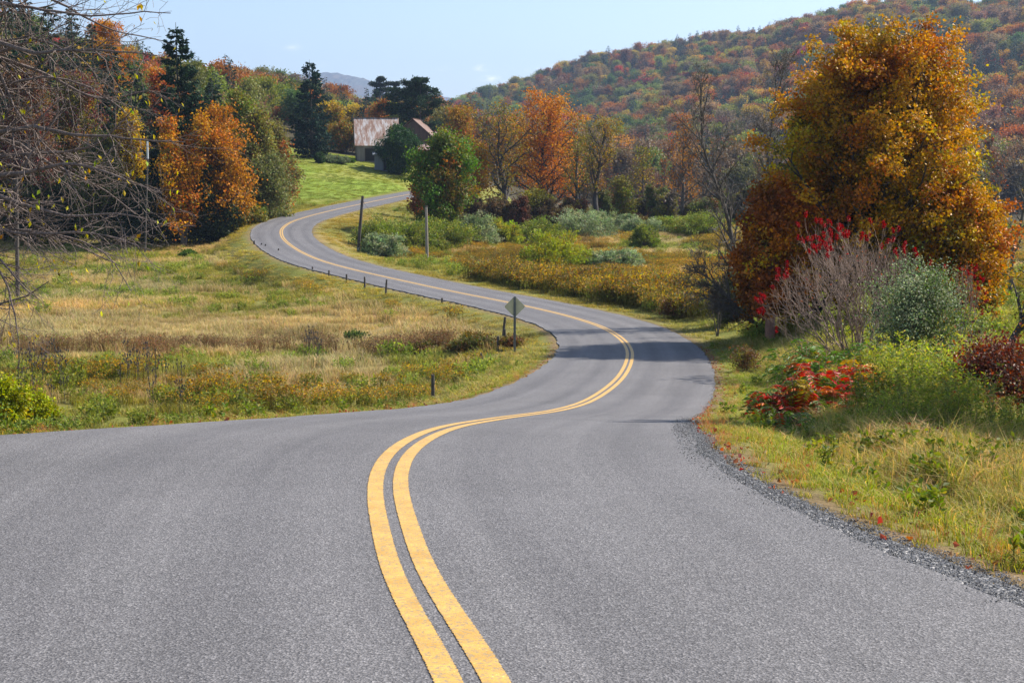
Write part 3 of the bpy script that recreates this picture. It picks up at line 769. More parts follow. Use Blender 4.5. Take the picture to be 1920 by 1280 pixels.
def blades(rng, n, h, spread, w, bend, cols, hvar=.35, base=None):
    """n curved tapered blades; returns V, [quads, tris], C"""
    a = rng.uniform(0, 6.28, n); rr = spread*np.sqrt(rng.random(n)); b = np.c_[rr*np.cos(a), rr*np.sin(a), np.full(n, -.03)]
    if base is not None: b = base
    hh = h*rng.uniform(1-hvar, 1+hvar*.6, n); az = rng.uniform(0, 6.28, n); bd = bend*rng.uniform(.2, 1.3, n)*hh
    d = np.c_[np.cos(az), np.sin(az), np.zeros(n)]; s = np.c_[-np.sin(az+rng.normal(0, .8, n)), np.cos(az), np.zeros(n)]; s /= np.linalg.norm(s, axis=1, keepdims=True)
    m = b+d*bd[:, None]*.35; m[:, 2] += hh*.6; t = b+d*bd[:, None]; t[:, 2] += hh*(1-bend*.25)
    ww = (w*rng.uniform(.6, 1.3, n))[:, None]
    V = np.stack([b-s*ww/2, b+s*ww/2, m+s*ww*.4, m-s*ww*.4, t], 1).reshape(-1, 3)
    k = np.arange(n)*5; q = np.c_[k, k+1, k+2, k+3]; tr = np.c_[k+3, k+2, k+4]
    c = jit(rng, cols, .2); C = np.stack([c*.75, c*.75, c, c, c*1.1], 1).reshape(-1, 3)  # base darkened, tip lightened: shade low among the stems put into the colour
    return V, [q, tr], C, t
def merge(parts):
    V = []; Q = []; T = []; C = []; n = 0
    for v, fs, c in parts:
        V.append(v); C.append(c)
        for f in fs:
            (Q if f.shape[1] == 4 else T).append(f+n)
        n += len(v)
    fs = ([np.vstack(Q)] if Q else [])+([np.vstack(T)] if T else [])
    return np.vstack(V), fs, np.vstack(C)

def plant_stems(rng, n, h, spread, nleaf, leaf, stemc, leafc, topn=0, topc=None, tops=.05, toph=.25, w=.008, aspect=.28):
    parts = []
    a = rng.uniform(0, 6.28, n); rr = spread*np.sqrt(rng.random(n)); b = np.c_[rr*np.cos(a), rr*np.sin(a), np.full(n, -.03)]
    V, fs, C, tip = blades(rng, n, h, spread, w, .18, np.tile(stemc, (n, 1)), .25, b); parts.append((V, fs, C))
    mid = b+(tip-b)*.5
    if nleaf:
        t = rng.uniform(.15, 1, (n, nleaf, 1)); P = (b[:, None]*(1-t)+tip[:, None]*t).reshape(-1, 3)
        d = rng.normal(size=P.shape); d[:, 2] = np.abs(d[:, 2])*.6+.1; d /= np.linalg.norm(d, axis=1, keepdims=True)
        v, f, c = leaves(rng, P, leaf*rng.uniform(.6, 1.3, len(P)), jit(rng, pick(rng, len(P), leafc)), aspect, .05, d, .7); parts.append((v, [f], c))
    if topn:
        P = np.repeat(tip, topn, 0)+np.c_[rng.normal(0, tops*1.6, (n*topn, 2)), -rng.uniform(0, toph, n*topn)]
        v, f, c = leaves(rng, P, tops*rng.uniform(.6, 1.4, len(P)), jit(rng, pick(rng, len(P), topc), .25), .6, .1, np.array([0, 0, 1.]), .4); parts.append((v, [f], c))
    return merge(parts)

G = M['grass_i']; one = np.ones(3)
rg = np.random.default_rng(11)
YG = [(4, (.20, .26, .045)), (2, (.13, .20, .04)), (1, (.36, .32, .10))]
def P_grass(seed, n, h, sp, w, bend, pal):
    r = np.random.default_rng(seed); V, f, C, _ = blades(r, n, h, sp, w, bend, pick(r, n, pal)); return V, f, C
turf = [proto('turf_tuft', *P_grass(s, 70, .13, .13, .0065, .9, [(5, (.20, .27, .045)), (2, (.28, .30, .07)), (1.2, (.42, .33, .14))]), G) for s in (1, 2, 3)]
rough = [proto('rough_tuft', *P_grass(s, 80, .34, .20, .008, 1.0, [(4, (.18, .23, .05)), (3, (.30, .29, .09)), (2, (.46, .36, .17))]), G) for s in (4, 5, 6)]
dryt = [proto('dry_tuft', *P_grass(s, 60, .36, .2, .007, 1.1, [(4, (.50, .40, .22)), (2, (.36, .24, .12)), (1, (.3, .3, .1))]), G) for s in (7, 8)]
wire = []
for s in (9, 10):
    r = np.random.default_rng(s); a = P_grass(s, 40, .5, .25, .005, .7, [(1, (.34, .20, .10)), (1, (.4, .3, .16))])
    wire.append(proto('brown_stalks', *a, G))
weed = [proto('leafy_weed', *plant_stems(np.random.default_rng(s), 9, .34, .2, 16, .075, (.16, .18, .05), [(3, (.12, .19, .035)), (2, (.20, .26, .05)), (1, (.3, .28, .06))], w=.01, aspect=.5), G) for s in (12, 13, 14)]
tallweed = [proto('tall_weed', *plant_stems(np.random.default_rng(s), 9, 1.15, .5, 30, .11, (.20, .16, .07), [(3, (.20, .24, .035)), (3, (.32, .33, .05)), (1, (.12, .17, .04))], 7, [(1, (.38, .32, .07))], .04, .2, w=.012), G) for s in (15, 16, 17)]
# meadow clumps seen from 45 m and more: coarser blades
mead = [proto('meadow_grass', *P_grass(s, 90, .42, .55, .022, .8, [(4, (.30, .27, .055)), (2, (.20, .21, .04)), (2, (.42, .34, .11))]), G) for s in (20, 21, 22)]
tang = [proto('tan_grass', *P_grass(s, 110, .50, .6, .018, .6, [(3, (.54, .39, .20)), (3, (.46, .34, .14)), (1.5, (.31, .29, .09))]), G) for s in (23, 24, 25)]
gold = [proto('goldenrod', *plant_stems(np.random.default_rng(s), 26, .85, .6, 10, .12, (.16, .15, .04), [(3, (.11, .14, .03)), (2, (.19, .18, .04))], 9, [(2, (.46, .31, .03)), (2, (.32, .20, .04)), (2.5, (.24, .14, .05))], .075, .25, w=.02), G) for s in (26, 27, 28)]
brwn = [proto('brown_weed', *plant_stems(np.random.default_rng(s), 30, .9, .6, 8, .10, (.16, .08, .04), [(2, (.22, .13, .06)), (1, (.16, .15, .05))], 6, [(1, (.27, .16, .08)), (1, (.16, .09, .05))], .07, .25, w=.02), G) for s in (29, 30)]
grnw = [proto('green_weed', *plant_stems(np.random.default_rng(s), 24, .65, .55, 14, .14, (.14, .17, .04), [(3, (.21, .25, .045)), (2, (.30, .32, .06)), (1, (.12, .15, .035))], w=.02, aspect=.4), G) for s in (31, 32)]

def area_pts(rng, y0, y1, dens, amin=-.40, amax=.40, stretch=0):
    """random ground points inside the wedge of view, density per m2"""
    A = (amax-amin)*((y1+8)**2-(y0+8)**2)/2; n = int(A*dens)
    y = np.sqrt(rng.uniform((y0+8)**2, (y1+8)**2, n))-8; a = rng.uniform(amin, amax, n); return a*(y+8), y
def tint_of(rng, x, y, seed, a=.25):
    n = fbm(x, y, 6, seed)-.5; m = fbm(x, y, 1.7, seed+3)-.5
    t = 1+n*a*2.2+m*a+rng.normal(0, .08, len(x)); h = (fbm(x, y, 9, seed+8)-.5)
    return np.c_[t*(1+h*.35), t, t*(1-h*.3)].clip(.25, 2)

rs = np.random.default_rng(5)
def sel(m, *arr): return [a[m] for a in arr]
cover_counts = {}
def lay(name, label, x, y, z, sc, idx, tint, protos, tilt=.1, seed=1):
    if len(x) == 0: return
    cover_counts[name] = len(x)
    scatter(name, label, np.c_[x, y, z], rs.uniform(0, 6.28, len(x)), sc, idx, tint, protos, tilt, seed)

# --- near verge and bank on the right, and the strip by the side road on the left
x, y = area_pts(rs, 3.5, 60, 26, -.42, .42)
keep = (rs.random(len(x)) < np.interp(y, [0, 20, 35, 60], [1, 1, .6, .35]))
x, y = sel(keep, x, y); q = zone(x, y)
m = (q['e'] > .02+.12*q['n1']) & (np.abs(q['off']) < 30) & (rs.random(len(x)) < sstep(-.15, .55, q['e']))
m &= ~((q['left']) & (y > 18) & (q['e'] > 5))
x, y = sel(m, x, y); z = q['z'][m]; e = q['e'][m]; off = q['off'][m]; n2 = q['n2'][m]; n1 = q['n1'][m]; lf = q['left'][m]
kind = rs.random(len(x))
tn = tint_of(rs, x, y, 41, .3)*np.array([1.22, 1.1, .9])
edge = np.exp(-((e-.1)/.35)**2)
tn = tn*(1-edge[:, None]*.5)+np.array([1.15, .8, .9])*edge[:, None]*.5
vg = e < 1.6
mt = vg | (kind < .35)
lay('verge_grass', 'short green grass along the road edges', *sel(mt, x, y, z), sc=(rs.uniform(.7, 1.3, len(x))*np.interp(e, [0, .5, 1.6], [.55, .9, 1.5]))[mt], idx=rs.integers(0, 3, len(x))[mt], tint=tn[mt], protos=turf, seed=2)
mr = ~vg & (kind >= .35) & (kind < .80)
lay('bank_grass', 'rough tangled grass on the roadside bank', *sel(mr, x, y, z), sc=(rs.uniform(.6, 1.25, len(x))*(.6+.85*fbm(x, y, 1.3, 44)))[mr], idx=rs.integers(0, 3, len(x))[mr], tint=tn[mr], protos=rough, tilt=.25, seed=3)
md_ = (~vg & (kind >= .80) & (n2 > .42)) | (vg & (kind > .9) & (n1 > .45))
lay('dry_grass', 'dry straw-coloured grass on the roadside bank', *sel(md_, x, y, z), sc=(rs.uniform(.6, 1.4, len(x))*np.where(vg, .45, .95))[md_], idx=rs.integers(0, 2, len(x))[md_], tint=tn[md_], protos=dryt, tilt=.35, seed=4)
mw = ((~vg) & (kind > .93)) | ((e > .5) & (kind < .02))
lay('roadside_weeds', 'small leafy weeds among the roadside grass', *sel(mw, x, y, z), sc=(rs.uniform(.5, 1.2, len(x)))[mw], idx=rs.integers(0, 3, len(x))[mw], tint=tn[mw]*.9, protos=weed, seed=5)
ms = (e < .9) & (e > .05) & (kind > .84)
lay('reddish_stalks', 'reddish brown dry stalks fringing the asphalt', *sel(ms, x, y, z), sc=(rs.uniform(.25, .5, len(x)))[ms], idx=rs.integers(0, 2, len(x))[ms], tint=(tn*np.array([1.05, .8, .8]))[ms], protos=wire, tilt=.3, seed=6)

# --- tall yellow-green weeds on the right bank
x, y = area_pts(rs, 19, 32, 3.6, .13, .40); q = zone(x, y); u = q['u']
m = (q['e'] > 2.6) & (u > 1560) & (rs.random(len(x)) < sstep(1.0, 0., abs(u-1740)/260)*1.2) & (y > 19.5+fbm(x, y, 2, 5)*4)
lay('tall_weeds', 'tall yellow-green weeds on the right bank', *sel(m, x, y, q['z']), sc=rs.uniform(.65, 1.1, m.sum())*(.40+.65*sstep(1.0, .3, abs(u-1730)/230)[m])*(.40+.95*fbm(x, y, 1.0, 6)[m]), idx=rs.integers(0, 3, m.sum()), tint=tint_of(rs, x[m], y[m], 51, .5)*np.array([.95, .98, 1]), protos=tallweed, seed=7)

# --- meadows
x, y = area_pts(rs, 20, 190, 1.9, -.42, .42)
q = zone(x, y)
m = (q['e'] > .6) & (q['lawn'] < .5) & (q['e'] > 0) & ~((y < 42) & ~q['left'])
m &= ~((~q['left']) & (y < 60) & (q['e'] < 4))
x, y = sel(m, x, y); Q = {k: v[m] for k, v in q.items()}; n = len(x); k = rs.random(n)
tnt = tint_of(rs, x, y, 61, .32)
w_t = Q['tan']*1.0; w_g = Q['gold']*np.where(Q['left'], .6, .92); w_b = Q['brown']*1.1
mowed = (Q['inb']) | ((Q['e'] < 2.6)) | (Q['verge'] > .3)
isb = (k < w_b) & ~mowed; ist = ~isb & (k < w_b+w_t) & ~mowed; isg = ~isb & ~ist & (rs.random(n) < w_g) & ~mowed
rest = ~isb & ~ist & ~isg
k2 = rs.random(n); isw = rest & (k2 < np.where(Q['left'] & (y > 62), .12, .28)) & ~mowed
ism = rest & ~isw
hs = np.interp(fbm(x, y, 5, 88), [.3, .7], [.7, 1.25])
a = ist; lay('tan_meadow_grass', 'pale tan grass covering the meadow', *sel(a, x, y, Q['z']), sc=(rs.uniform(.7, 1.15, n)*hs)[a], idx=rs.integers(0, 3, n)[a], tint=tnt[a], protos=tang, seed=8)
a = isg; lay('goldenrod', 'yellow goldenrod growing through the meadows', *sel(a, x, y, Q['z']), sc=(rs.uniform(.6, 1.15, n)*hs*np.where((~Q['left']) & (Q['e'] < 9) & (y < 105), 1.45, 1))[a], idx=rs.integers(0, 3, n)[a], tint=(tnt*(.55+.9*fbm(x, y, 3.2, 55)[:, None])*np.array([1.08, 1, .95]))[a], protos=gold, seed=9)
a = isb; lay('brown_weeds', 'dark reddish brown weeds in a band across the meadow', *sel(a, x, y, Q['z']), sc=(rs.uniform(.6, 1.1, n))[a], idx=rs.integers(0, 2, n)[a], tint=tnt[a], protos=brwn, seed=10)
a = isw; lay('green_weeds', 'green leafy weeds in the meadows', *sel(a, x, y, Q['z']), sc=(rs.uniform(.5, 1.1, n)*hs)[a], idx=rs.integers(0, 2, n)[a], tint=tnt[a], protos=grnw, seed=12)
a = ism; sc = np.where(mowed, .33, 1)*rs.uniform(.6, 1.2, n)*hs
tm = np.where(mowed[:, None], tnt*np.array([1.25, 1.1, 1.1]), tnt)
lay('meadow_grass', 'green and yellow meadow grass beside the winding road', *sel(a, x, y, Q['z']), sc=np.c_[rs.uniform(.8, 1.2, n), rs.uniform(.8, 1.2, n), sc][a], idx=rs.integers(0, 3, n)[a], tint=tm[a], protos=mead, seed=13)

# --- lawn below the barn (very short)
x, y = area_pts(rs, 183, 262, 2.2, -.20, -.05); q = zone(x, y); m = (q['lawn'] > .5)
lay('lawn_grass', 'short bright green grass on the slope below the barn', *sel(m, x, y, q['z']), sc=np.c_[np.full(m.sum(), 1.), np.full(m.sum(), 1.), rs.uniform(.15, .3, m.sum())], idx=rs.integers(0, 3, m.sum()), tint=tint_of(rs, x[m], y[m], 71, .25)*np.array([.85, 1.05, .8]), protos=mead, seed=14)

# --- pebbles and fallen leaves
r = np.random.default_rng(3); ph = []
for s in range(3):
    a = r.normal(size=(40, 3)); a /= np.linalg.norm(a, axis=1, keepdims=True)
    lat = np.linspace(-1, 1, 5); V = []
    for i in lat:
        for j in range(6): V.append([cos(j*1.047)*sqrt(max(.05, 1-i*i)), sin(j*1.047)*sqrt(max(.05, 1-i*i)), i*.6])
    V = np.array(V)*r.uniform(.75, 1.25, (30, 1)); Fc = np.array([[i*6+j, i*6+(j+1) % 6, (i+1)*6+(j+1) % 6, (i+1)*6+j] for i in range(4) for j in range(6)])
    ph.append(proto('pebble', V, [Fc], np.tile(one*.16, (30, 1)), G))
i = rs.choice(np.where((CY > 3) & (CY < 26))[0], 40000); i = i[rs.random(len(i)) < sstep(30, 14, CY[i])]; t = rs.random(len(i))**.8
o = hwR[i]-.16+t*(gvR[i]+.30)*(.5+fbm(CX[i], CY[i], 1.1, 3)); x = CX[i]+NXr[i]*o+rs.normal(0, .03, len(i)); y = CY[i]+NYr[i]*o+rs.normal(0, .1, len(i))
z = np.where(o < hwR[i]+gvR[i], CZ_[i]-.008, height(x, y))
b = rs.uniform(.5, 1.9, len(i))**1.3
lay('gravel', 'loose grey gravel along the right road edge', x, y, z, sc=rs.uniform(.0025, .0065, len(i)), idx=rs.integers(0, 3, len(i)), tint=np.c_[b, b*.98, b*.97]*1.5, protos=ph, tilt=1, seed=15)
lv = []
for s in range(2):
    v, f, c = leaves(np.random.default_rng(s), np.zeros((1, 3)), .055, np.array([[.22, .105, .05]]), .8, .2, np.array([1., 0, .1]), .95); lv.append(proto('fallen_leaf', v, [f], c, G))
i = rs.choice(np.where((CY > 4) & (CY < 60))[0], 1300); sd = rs.random(len(i)) < .75; o = np.where(sd, hwR[i]+gvR[i]*.6+np.abs(rs.normal(0, .45, len(i)))-.15, -hwL[i]-np.abs(rs.normal(0, .3, len(i))))
x = CX[i]+NXr[i]*o; y = CY[i]+NYr[i]*o; z = height(x, y)+.03
lay('fallen_leaves', 'fallen orange and brown leaves along the road edges', x, y, z, sc=rs.uniform(.5, 1.3, len(i)), idx=rs.integers(0, 2, len(i)), tint=np.c_[rs.uniform(.7, 2, len(i)), rs.uniform(.5, 1.5, len(i)), np.ones(len(i))], protos=lv, tilt=.6, seed=16)

# ------------------------------------------------------------------ palettes
ORANGE = (.50, .17, .025); DORANGE = (.33, .10, .02); GOLD = (.52, .27, .03); YEL = (.50, .36, .05); GRN = (.085, .14, .03); LGRN = (.18, .24, .045); DGRN = (.035, .065, .022)
RED = (.42, .035, .025); RUST = (.34, .11, .035); BRN = (.17, .095, .05); OLV = (.19, .17, .045); PURP = (.16, .06, .05); CONI = (.022, .042, .022); CONB = (.03, .055, .035); SAGE = (.30, .34, .20)
def tree_at(name, label, cat, u, D, v_top, wpx, fn, group=None, rz=None, u_off=0, **kw):
    p = at(u, D); H = max(.6, top_for(p[0], D, v_top)-p[2]); W = wpx/F*D
    kw.setdefault('seed', int(u*7+D))
    parts = fn(H=H, W=W, **kw)
    return put(name, label, cat, parts, tuple(p), 0 if rz is None else rz, group)

GM = 'orange maples by the right roadside'
mp_pal = [(1.0, DORANGE), (1.7, ORANGE), (2.4, GOLD), (1.3, YEL), (1.0, OLV)]
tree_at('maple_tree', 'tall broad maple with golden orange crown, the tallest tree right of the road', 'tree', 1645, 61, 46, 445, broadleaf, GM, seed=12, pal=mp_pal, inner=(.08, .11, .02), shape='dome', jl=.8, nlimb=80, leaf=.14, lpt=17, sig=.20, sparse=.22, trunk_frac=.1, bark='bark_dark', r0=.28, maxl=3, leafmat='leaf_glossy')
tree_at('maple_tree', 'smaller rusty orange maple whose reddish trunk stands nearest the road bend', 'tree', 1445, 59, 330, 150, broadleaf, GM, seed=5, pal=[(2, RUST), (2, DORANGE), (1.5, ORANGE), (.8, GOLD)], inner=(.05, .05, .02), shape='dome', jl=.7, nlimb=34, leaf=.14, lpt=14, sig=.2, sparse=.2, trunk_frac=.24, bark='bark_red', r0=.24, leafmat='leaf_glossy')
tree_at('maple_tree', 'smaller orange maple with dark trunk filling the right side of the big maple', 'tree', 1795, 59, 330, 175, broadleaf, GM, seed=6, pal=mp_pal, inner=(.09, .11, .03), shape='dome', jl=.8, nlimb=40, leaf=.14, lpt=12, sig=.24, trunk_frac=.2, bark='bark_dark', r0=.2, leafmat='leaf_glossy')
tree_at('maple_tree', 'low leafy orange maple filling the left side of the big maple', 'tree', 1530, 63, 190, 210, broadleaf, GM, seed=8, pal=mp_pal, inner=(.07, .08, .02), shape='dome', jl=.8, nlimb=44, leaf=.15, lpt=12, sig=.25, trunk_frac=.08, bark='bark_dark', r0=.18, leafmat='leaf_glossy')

# leaning dark tree at the right border
tree_at('small_tree', 'small dark-trunked leaning tree with sparse golden leaves at the right border', 'tree', 1862, 42, 400, 150, broadleaf, None, seed=3, pal=[(1, GOLD), (2, OLV), (1, LGRN)], shape='round', nlimb=16, leaf=.09, lpt=3, sig=.2, sparse=.45, trunk_frac=.3, bark='bark_dark', r0=.13, lean=.45)

tree_at('spruce_tree', 'narrow spruce on the bank just beyond the right border, its pointed shadow on the road', 'tree', 2380, 26.3, -632, 480, spruce, None, pal=[(3, CONI), (2, CONB)], base=.55, needle=.34, dens=4, power=.3, irr=.08)
# bare trees left of the maple
GB = 'bare trees left of the big maple'
def bare_at(label, u, D, vt, w, seed, lean=0., group=None, name='bare_tree', **k):
    p = at(u, D); H = top_for(p[0], D, vt)-p[2]; W = w/F*D
    return put(name, label, 'tree', bare(seed, H, W, lean=lean, **k), tuple(p), 0, group)
bare_at('tall bare tree leaning left beside the maple, its thin forked top highest', 1432, 72, 82, 200, 21, -.05, GB, trunk_frac=.25, r0=.15, bark='bark', n=[28, 10, 8, 0])
bare_at('tall bare grey tree left of its twin, slanting to the left with a forked crown', 1415, 70, 120, 230, 22, -.13, GB, trunk_frac=.2, r0=.15, bark='bark', n=[26, 10, 8, 0])
bare_at('low bare tree with drooping long boughs reaching left across the meadow', 1440, 62, 440, 280, 23, -.75, GB, trunk_frac=.1, n=[22, 9, 7, 0], r0=.10, shape='x', up=-.03, bark='bark')
bare_at('small bare sapling with upright stems in front of the goldenrod', 1345, 66, 470, 60, 24, 0, GB, multi=3, nlimb=8, r0=.035, bark='bark')
bare_at('bare grey tree rising behind the right flank of the maple', 1895, 85, 190, 140, 26, 0, GB, n=[20, 9, 7, 0], r0=.12, bark='bark')

# sumac with red seed heads
def sumac(seed, H, W, ncone=70, nst=20):
    rng = np.random.default_rng(seed); lines = []; tips = []
    def rec(p, d, Ln, r, lv):
        n = 4; pts = [p]
        for i in range(n):
            d = d+rng.normal(0, .12, 3); d[2] += .05; d /= np.linalg.norm(d); p = p+d*Ln/n; pts.append(p)
        lines.append((np.array(pts), np.linspace(r, r*.7, n+1), lv))
        if lv < 5:
            for k in range(2 if rng.random() < .72 else 3):
                ax = rng.normal(size=3); ax -= ax.dot(d)*d; ax /= np.linalg.norm(ax)
                rec(p, rot_about(d, ax, radians(rng.uniform(16, 42))), Ln*rng.uniform(.68, .9), r*.68, lv+1)
        else: tips.append((p, d))
    for i in range(nst):
        az = rng.uniform(0, 6.28); t = radians(rng.uniform(5, 88)); rr = rng.uniform(0, .45)
        rec(np.array([cos(az)*rr, sin(az)*rr, -.1]), np.array([cos(az)*sin(t)*1.0, sin(az)*sin(t), cos(t)]), H*.25*rng.uniform(.85, 1.1), .03, 0)
    # squeeze into the wanted height and width
    A = np.vstack([l[0] for l in lines]); sx = W/2/np.percentile(np.abs(A[:, 0]), 98); sz = H/np.percentile(A[:, 2], 99)
    S = np.array([sx, sx, sz]); lines = [(l[0]*S, l[1], l[2]) for l in lines]; tips = [(p*S, d) for p, d in tips]
    V, Q = tubes(lines, lambda r: 5 if r > .012 else 3)
    ci = [i for i in np.argsort([-(np.hypot(p[2]/H, p[0]/W*1.7)+rng.uniform(0, .55)) for p, d in tips])][:ncone]
    heads = []; Vs = []; Fs = []; Cs = []; n = 0
    for i in ci:
        p, d = tips[i]; d = d*.6+np.array([rng.normal(0, .2), rng.normal(0, .2), .6]); d /= np.linalg.norm(d); ln = rng.uniform(.09, .17)*H/3
        m = 60; t = rng.random(m); rad = .020*np.sin(t*pi*.85+.35)*H/3
        P = p+d*(t*ln)[:, None]+rng.normal(size=(m, 3))*rad[:, None]
        v, f, c = leaves(rng, P, .04*H/3, jit(rng, np.tile([.34, .018, .02], (m, 1)), .25), .8, .2, d, .5)
        heads.append((v, f, c))
    nl = 90; jj = rng.integers(0, len(tips), nl); P = np.array([tips[j][0] for j in jj])+rng.normal(0, .12, (nl, 3))
    v, f, c = leaves(rng, P, .12, jit(rng, pick(rng, nl, [(2, (.5, .12, .03)), (1, (.3, .25, .05)), (1, (.45, .03, .03))])), .3, .1); Vs.append(v); Fs.append(f+n); Cs.append(c)
    return (V, Q), (np.vstack(Vs), np.vstack(Fs), np.vstack(Cs)), heads
def sumac_at(label, u, D, vt, w, seed, ncone, group=None, nst=22):
    p = at(u, D); H = top_for(p[0], D, vt)-p[2]; (V, Q), (LV, LF, LC), heads = sumac(seed, H, w/F*D, ncone, nst)
    r = thing('sumac_bush', label, 'shrub', tuple(p), 0, group)
    link('branches', mesh_np('branches', V, [Q], None, [M['bark_sumac']], smooth=True), r)
    link('leaves', mesh_np('leaves', LV, [LF], LC, [M['leaf']]), r)
    for v, f, c in heads: link('seed_head', mesh_np('seed_head', v, [f], c, [M['leaf']]), r)
sumac_at('leafless sumac with pale forked branches and red seed heads in front of the big maple', 1608, 45, 440, 300, 31, 90, None, 26)
sumac_at('thin sumac with a few red seed heads right of the pale-leaved shrub', 1790, 43, 505, 80, 33, 18, None, 4)

# shrubs near the right bank
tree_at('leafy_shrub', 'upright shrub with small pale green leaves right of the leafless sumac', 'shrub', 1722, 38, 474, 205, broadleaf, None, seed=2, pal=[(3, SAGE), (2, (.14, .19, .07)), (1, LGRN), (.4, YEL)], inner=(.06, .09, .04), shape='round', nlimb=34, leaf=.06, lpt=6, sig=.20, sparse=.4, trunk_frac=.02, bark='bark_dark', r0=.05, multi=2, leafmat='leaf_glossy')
tree_at('leafy_shrub', 'dark red leaved shrub crowding the right border', 'shrub', 1915, 28, 628, 250, broadleaf, None, seed=4, pal=[(2, (.17, .04, .025)), (2, (.13, .06, .04)), (1.2, (.34, .08, .03)), (1, (.14, .12, .04))], shape='round', nlimb=50, leaf=.07, lpt=6, sig=.22, sparse=.45, trunk_frac=.02, bark='bark_dark', r0=.04, multi=2, leafmat='leaf_glossy')
tree_at('leafy_shrub', 'low straggly red-brown shrub between the tall weeds and the dark red shrub', 'shrub', 1815, 27, 745, 150, broadleaf, None, seed=14, pal=[(2, (.24, .05, .02)), (2, (.20, .12, .06)), (1, (.3, .22, .06))], shape='round', nlimb=26, leaf=.065, lpt=6, sig=.13, trunk_frac=.02, bark='bark', r0=.025, multi=2, sparse=.2)

def fronds(seed, H, W, pal, nst=16, nfr=9, fl=.5):
    """low sumac: arching stems with compound leaves of many paired leaflets"""
    rng = np.random.default_rng(seed); lines = []; Ps = []; Ds = []; Cs = []
    for i in range(nst):
        az = rng.uniform(0, 6.28); rr = W/2*sqrt(rng.random()); b = np.array([cos(az)*rr, sin(az)*rr*.6, -.05]); h = H*rng.uniform(.45, .95)*(1-.35*(rr/(W/2))**2)
        s = np.linspace(0, 1, 5)[:, None]; top = b+np.array([rng.normal(0, .1), rng.normal(0, .1), h]); pts = b+(top-b)*s; lines.append((pts, np.linspace(.012, .006, 5), 0))
        ch = rng.normal(0, .5)+ (0 if b[0] < 0 else 0); base = pick(rng, 1, pal)[0]
        for k in range(nfr):
            a = rng.uniform(0, 6.28); t = rng.uniform(.2, 1); p = b+(top-b)*t; L_ = fl*rng.uniform(.6, 1.1)
            ss = np.linspace(0, 1, 7); d = np.array([cos(a), sin(a), 0])
            q = p+d*ss[:, None]*L_+np.array([0, 0, 1])*(np.sin(ss*2.4)*.35*L_)[:, None]-np.array([0, 0, 1])*(ss**2*.35*L_)[:, None]
            lines.append((q, np.linspace(.005, .002, 7), 1)); c = base if rng.random() < .7 else pick(rng, 1, pal)[0]
            side = np.array([-sin(a), cos(a), 0])
            for j in range(11):
                tt = .15+.85*j/10; pp = np.array([np.interp(tt, ss, q[:, m]) for m in range(3)])
                for sg in (-1, 1):
                    Ps.append(pp); Ds.append(side*sg*.9+d*.45+np.array([0, 0, -.25])); Cs.append(c)
    V, Q = tubes(lines, lambda r: 3)
    C = np.array(Ps); D = np.array(Ds); D /= np.linalg.norm(D, axis=1, keepdims=True)
    LV, LF, LC = leaves(rng, C, fl*.24*rng.uniform(.8, 1.2, len(C)), jit(rng, np.array(Cs), .18), .3, .05, D, .92)
    return (V, Q, M['bark_red']), (LV, LF, LC, M['leaf_glossy'])
def fr_at(label, u, D, vt, w, group=None, **k):
    p = at(u, D); H = top_for(p[0], D, vt)-p[2]
    put('low_sumac', label, 'shrub', fronds(H=H, W=w/F*D, **k), tuple(p), 0, group, 'foliage', 'stems')
FR = [(1.6, (.46, .04, .025)), (.9, (.55, .15, .03)), (2.6, (.12, .18, .04)), (.9, (.42, .30, .05))]
GS = 'low sumacs on the right bank'
fr_at('low sumac with fiery red and orange fronds at the edge of the ditch', 1508, 26.5, 655, 160, GS, seed=41, pal=FR, nst=26, fl=.62)
fr_at('low sumac with orange and red fronds beside the tall weeds', 1595, 27.5, 650, 110, GS, seed=42, pal=[(2, (.55, .10, .03)), (1, (.5, .03, .03)), (1, (.45, .3, .05))], nst=12, fl=.55)
fr_at('low sumac with mostly green and yellow fronds under the leafless sumac', 1560, 33, 600, 200, GS, seed=43, pal=[(4, (.11, .19, .04)), (1, (.3, .3, .05)), (.4, (.5, .12, .03))], nst=26, fl=.55)
fr_at('small green sumac clump nearest to the ditch', 1462, 24.5, 745, 80, GS, seed=44, pal=[(4, (.10, .17, .04)), (1, (.4, .06, .03))], nst=10, fl=.4)
fr_at('tiny sumac shoot with dark red fronds in front of the tall weeds', 1727, 21, 775, 60, GS, seed=45, pal=[(3, (.38, .05, .03)), (1, (.2, .1, .04))], nst=4, fl=.35)

# dark bushes in the ditch and meadow
def bush(label, u, D, vt, w, pal, seed, group=None, leaf=.1, lpt=6, nl=26, name='meadow_bush', sparse=.1, inner=None, bark='bark'):
    tree_at(name, label, 'shrub', u, D, vt, w, broadleaf, group, seed=seed, pal=pal, shape='round', nlimb=nl, leaf=leaf, lpt=lpt, sig=w/F*D*.035+.05, trunk_frac=.02, bark=bark, r0=.03, multi=3, sparse=sparse+.15, inner=inner, maxl=3, minl=2)
GW = 'brown bushes in the meadows'
bush('brown twiggy bush in the roadside ditch left of the red-trunked maple', 1398, 48, 645, 62, [(2, BRN), (1, OLV)], 51, GW, .06, 3, 30, sparse=.5)
bush('grey-green bush at the edge of the meadow left of the saplings', 1375, 70, 500, 80, [(2, (.12, .13, .06)), (1, BRN)], 52, GW, .1)
bush('dark green bush alone in the tan grass', 670, 74, 632, 45, [(3, (.09, .12, .04)), (1, BRN)], 53, GW, .12)
bush('reddish bramble bush behind the last fence posts', 885, 66, 634, 95, [(2, (.20, .12, .06)), (2, (.13, .13, .04)), (1, (.3, .14, .06))], 54, GW, .1, 5, 34)
bush('small bramble left of the reddish bramble by the fence', 800, 68, 640, 70, [(2, (.18, .11, .06)), (2, (.12, .12, .04))], 55, GW, .1)
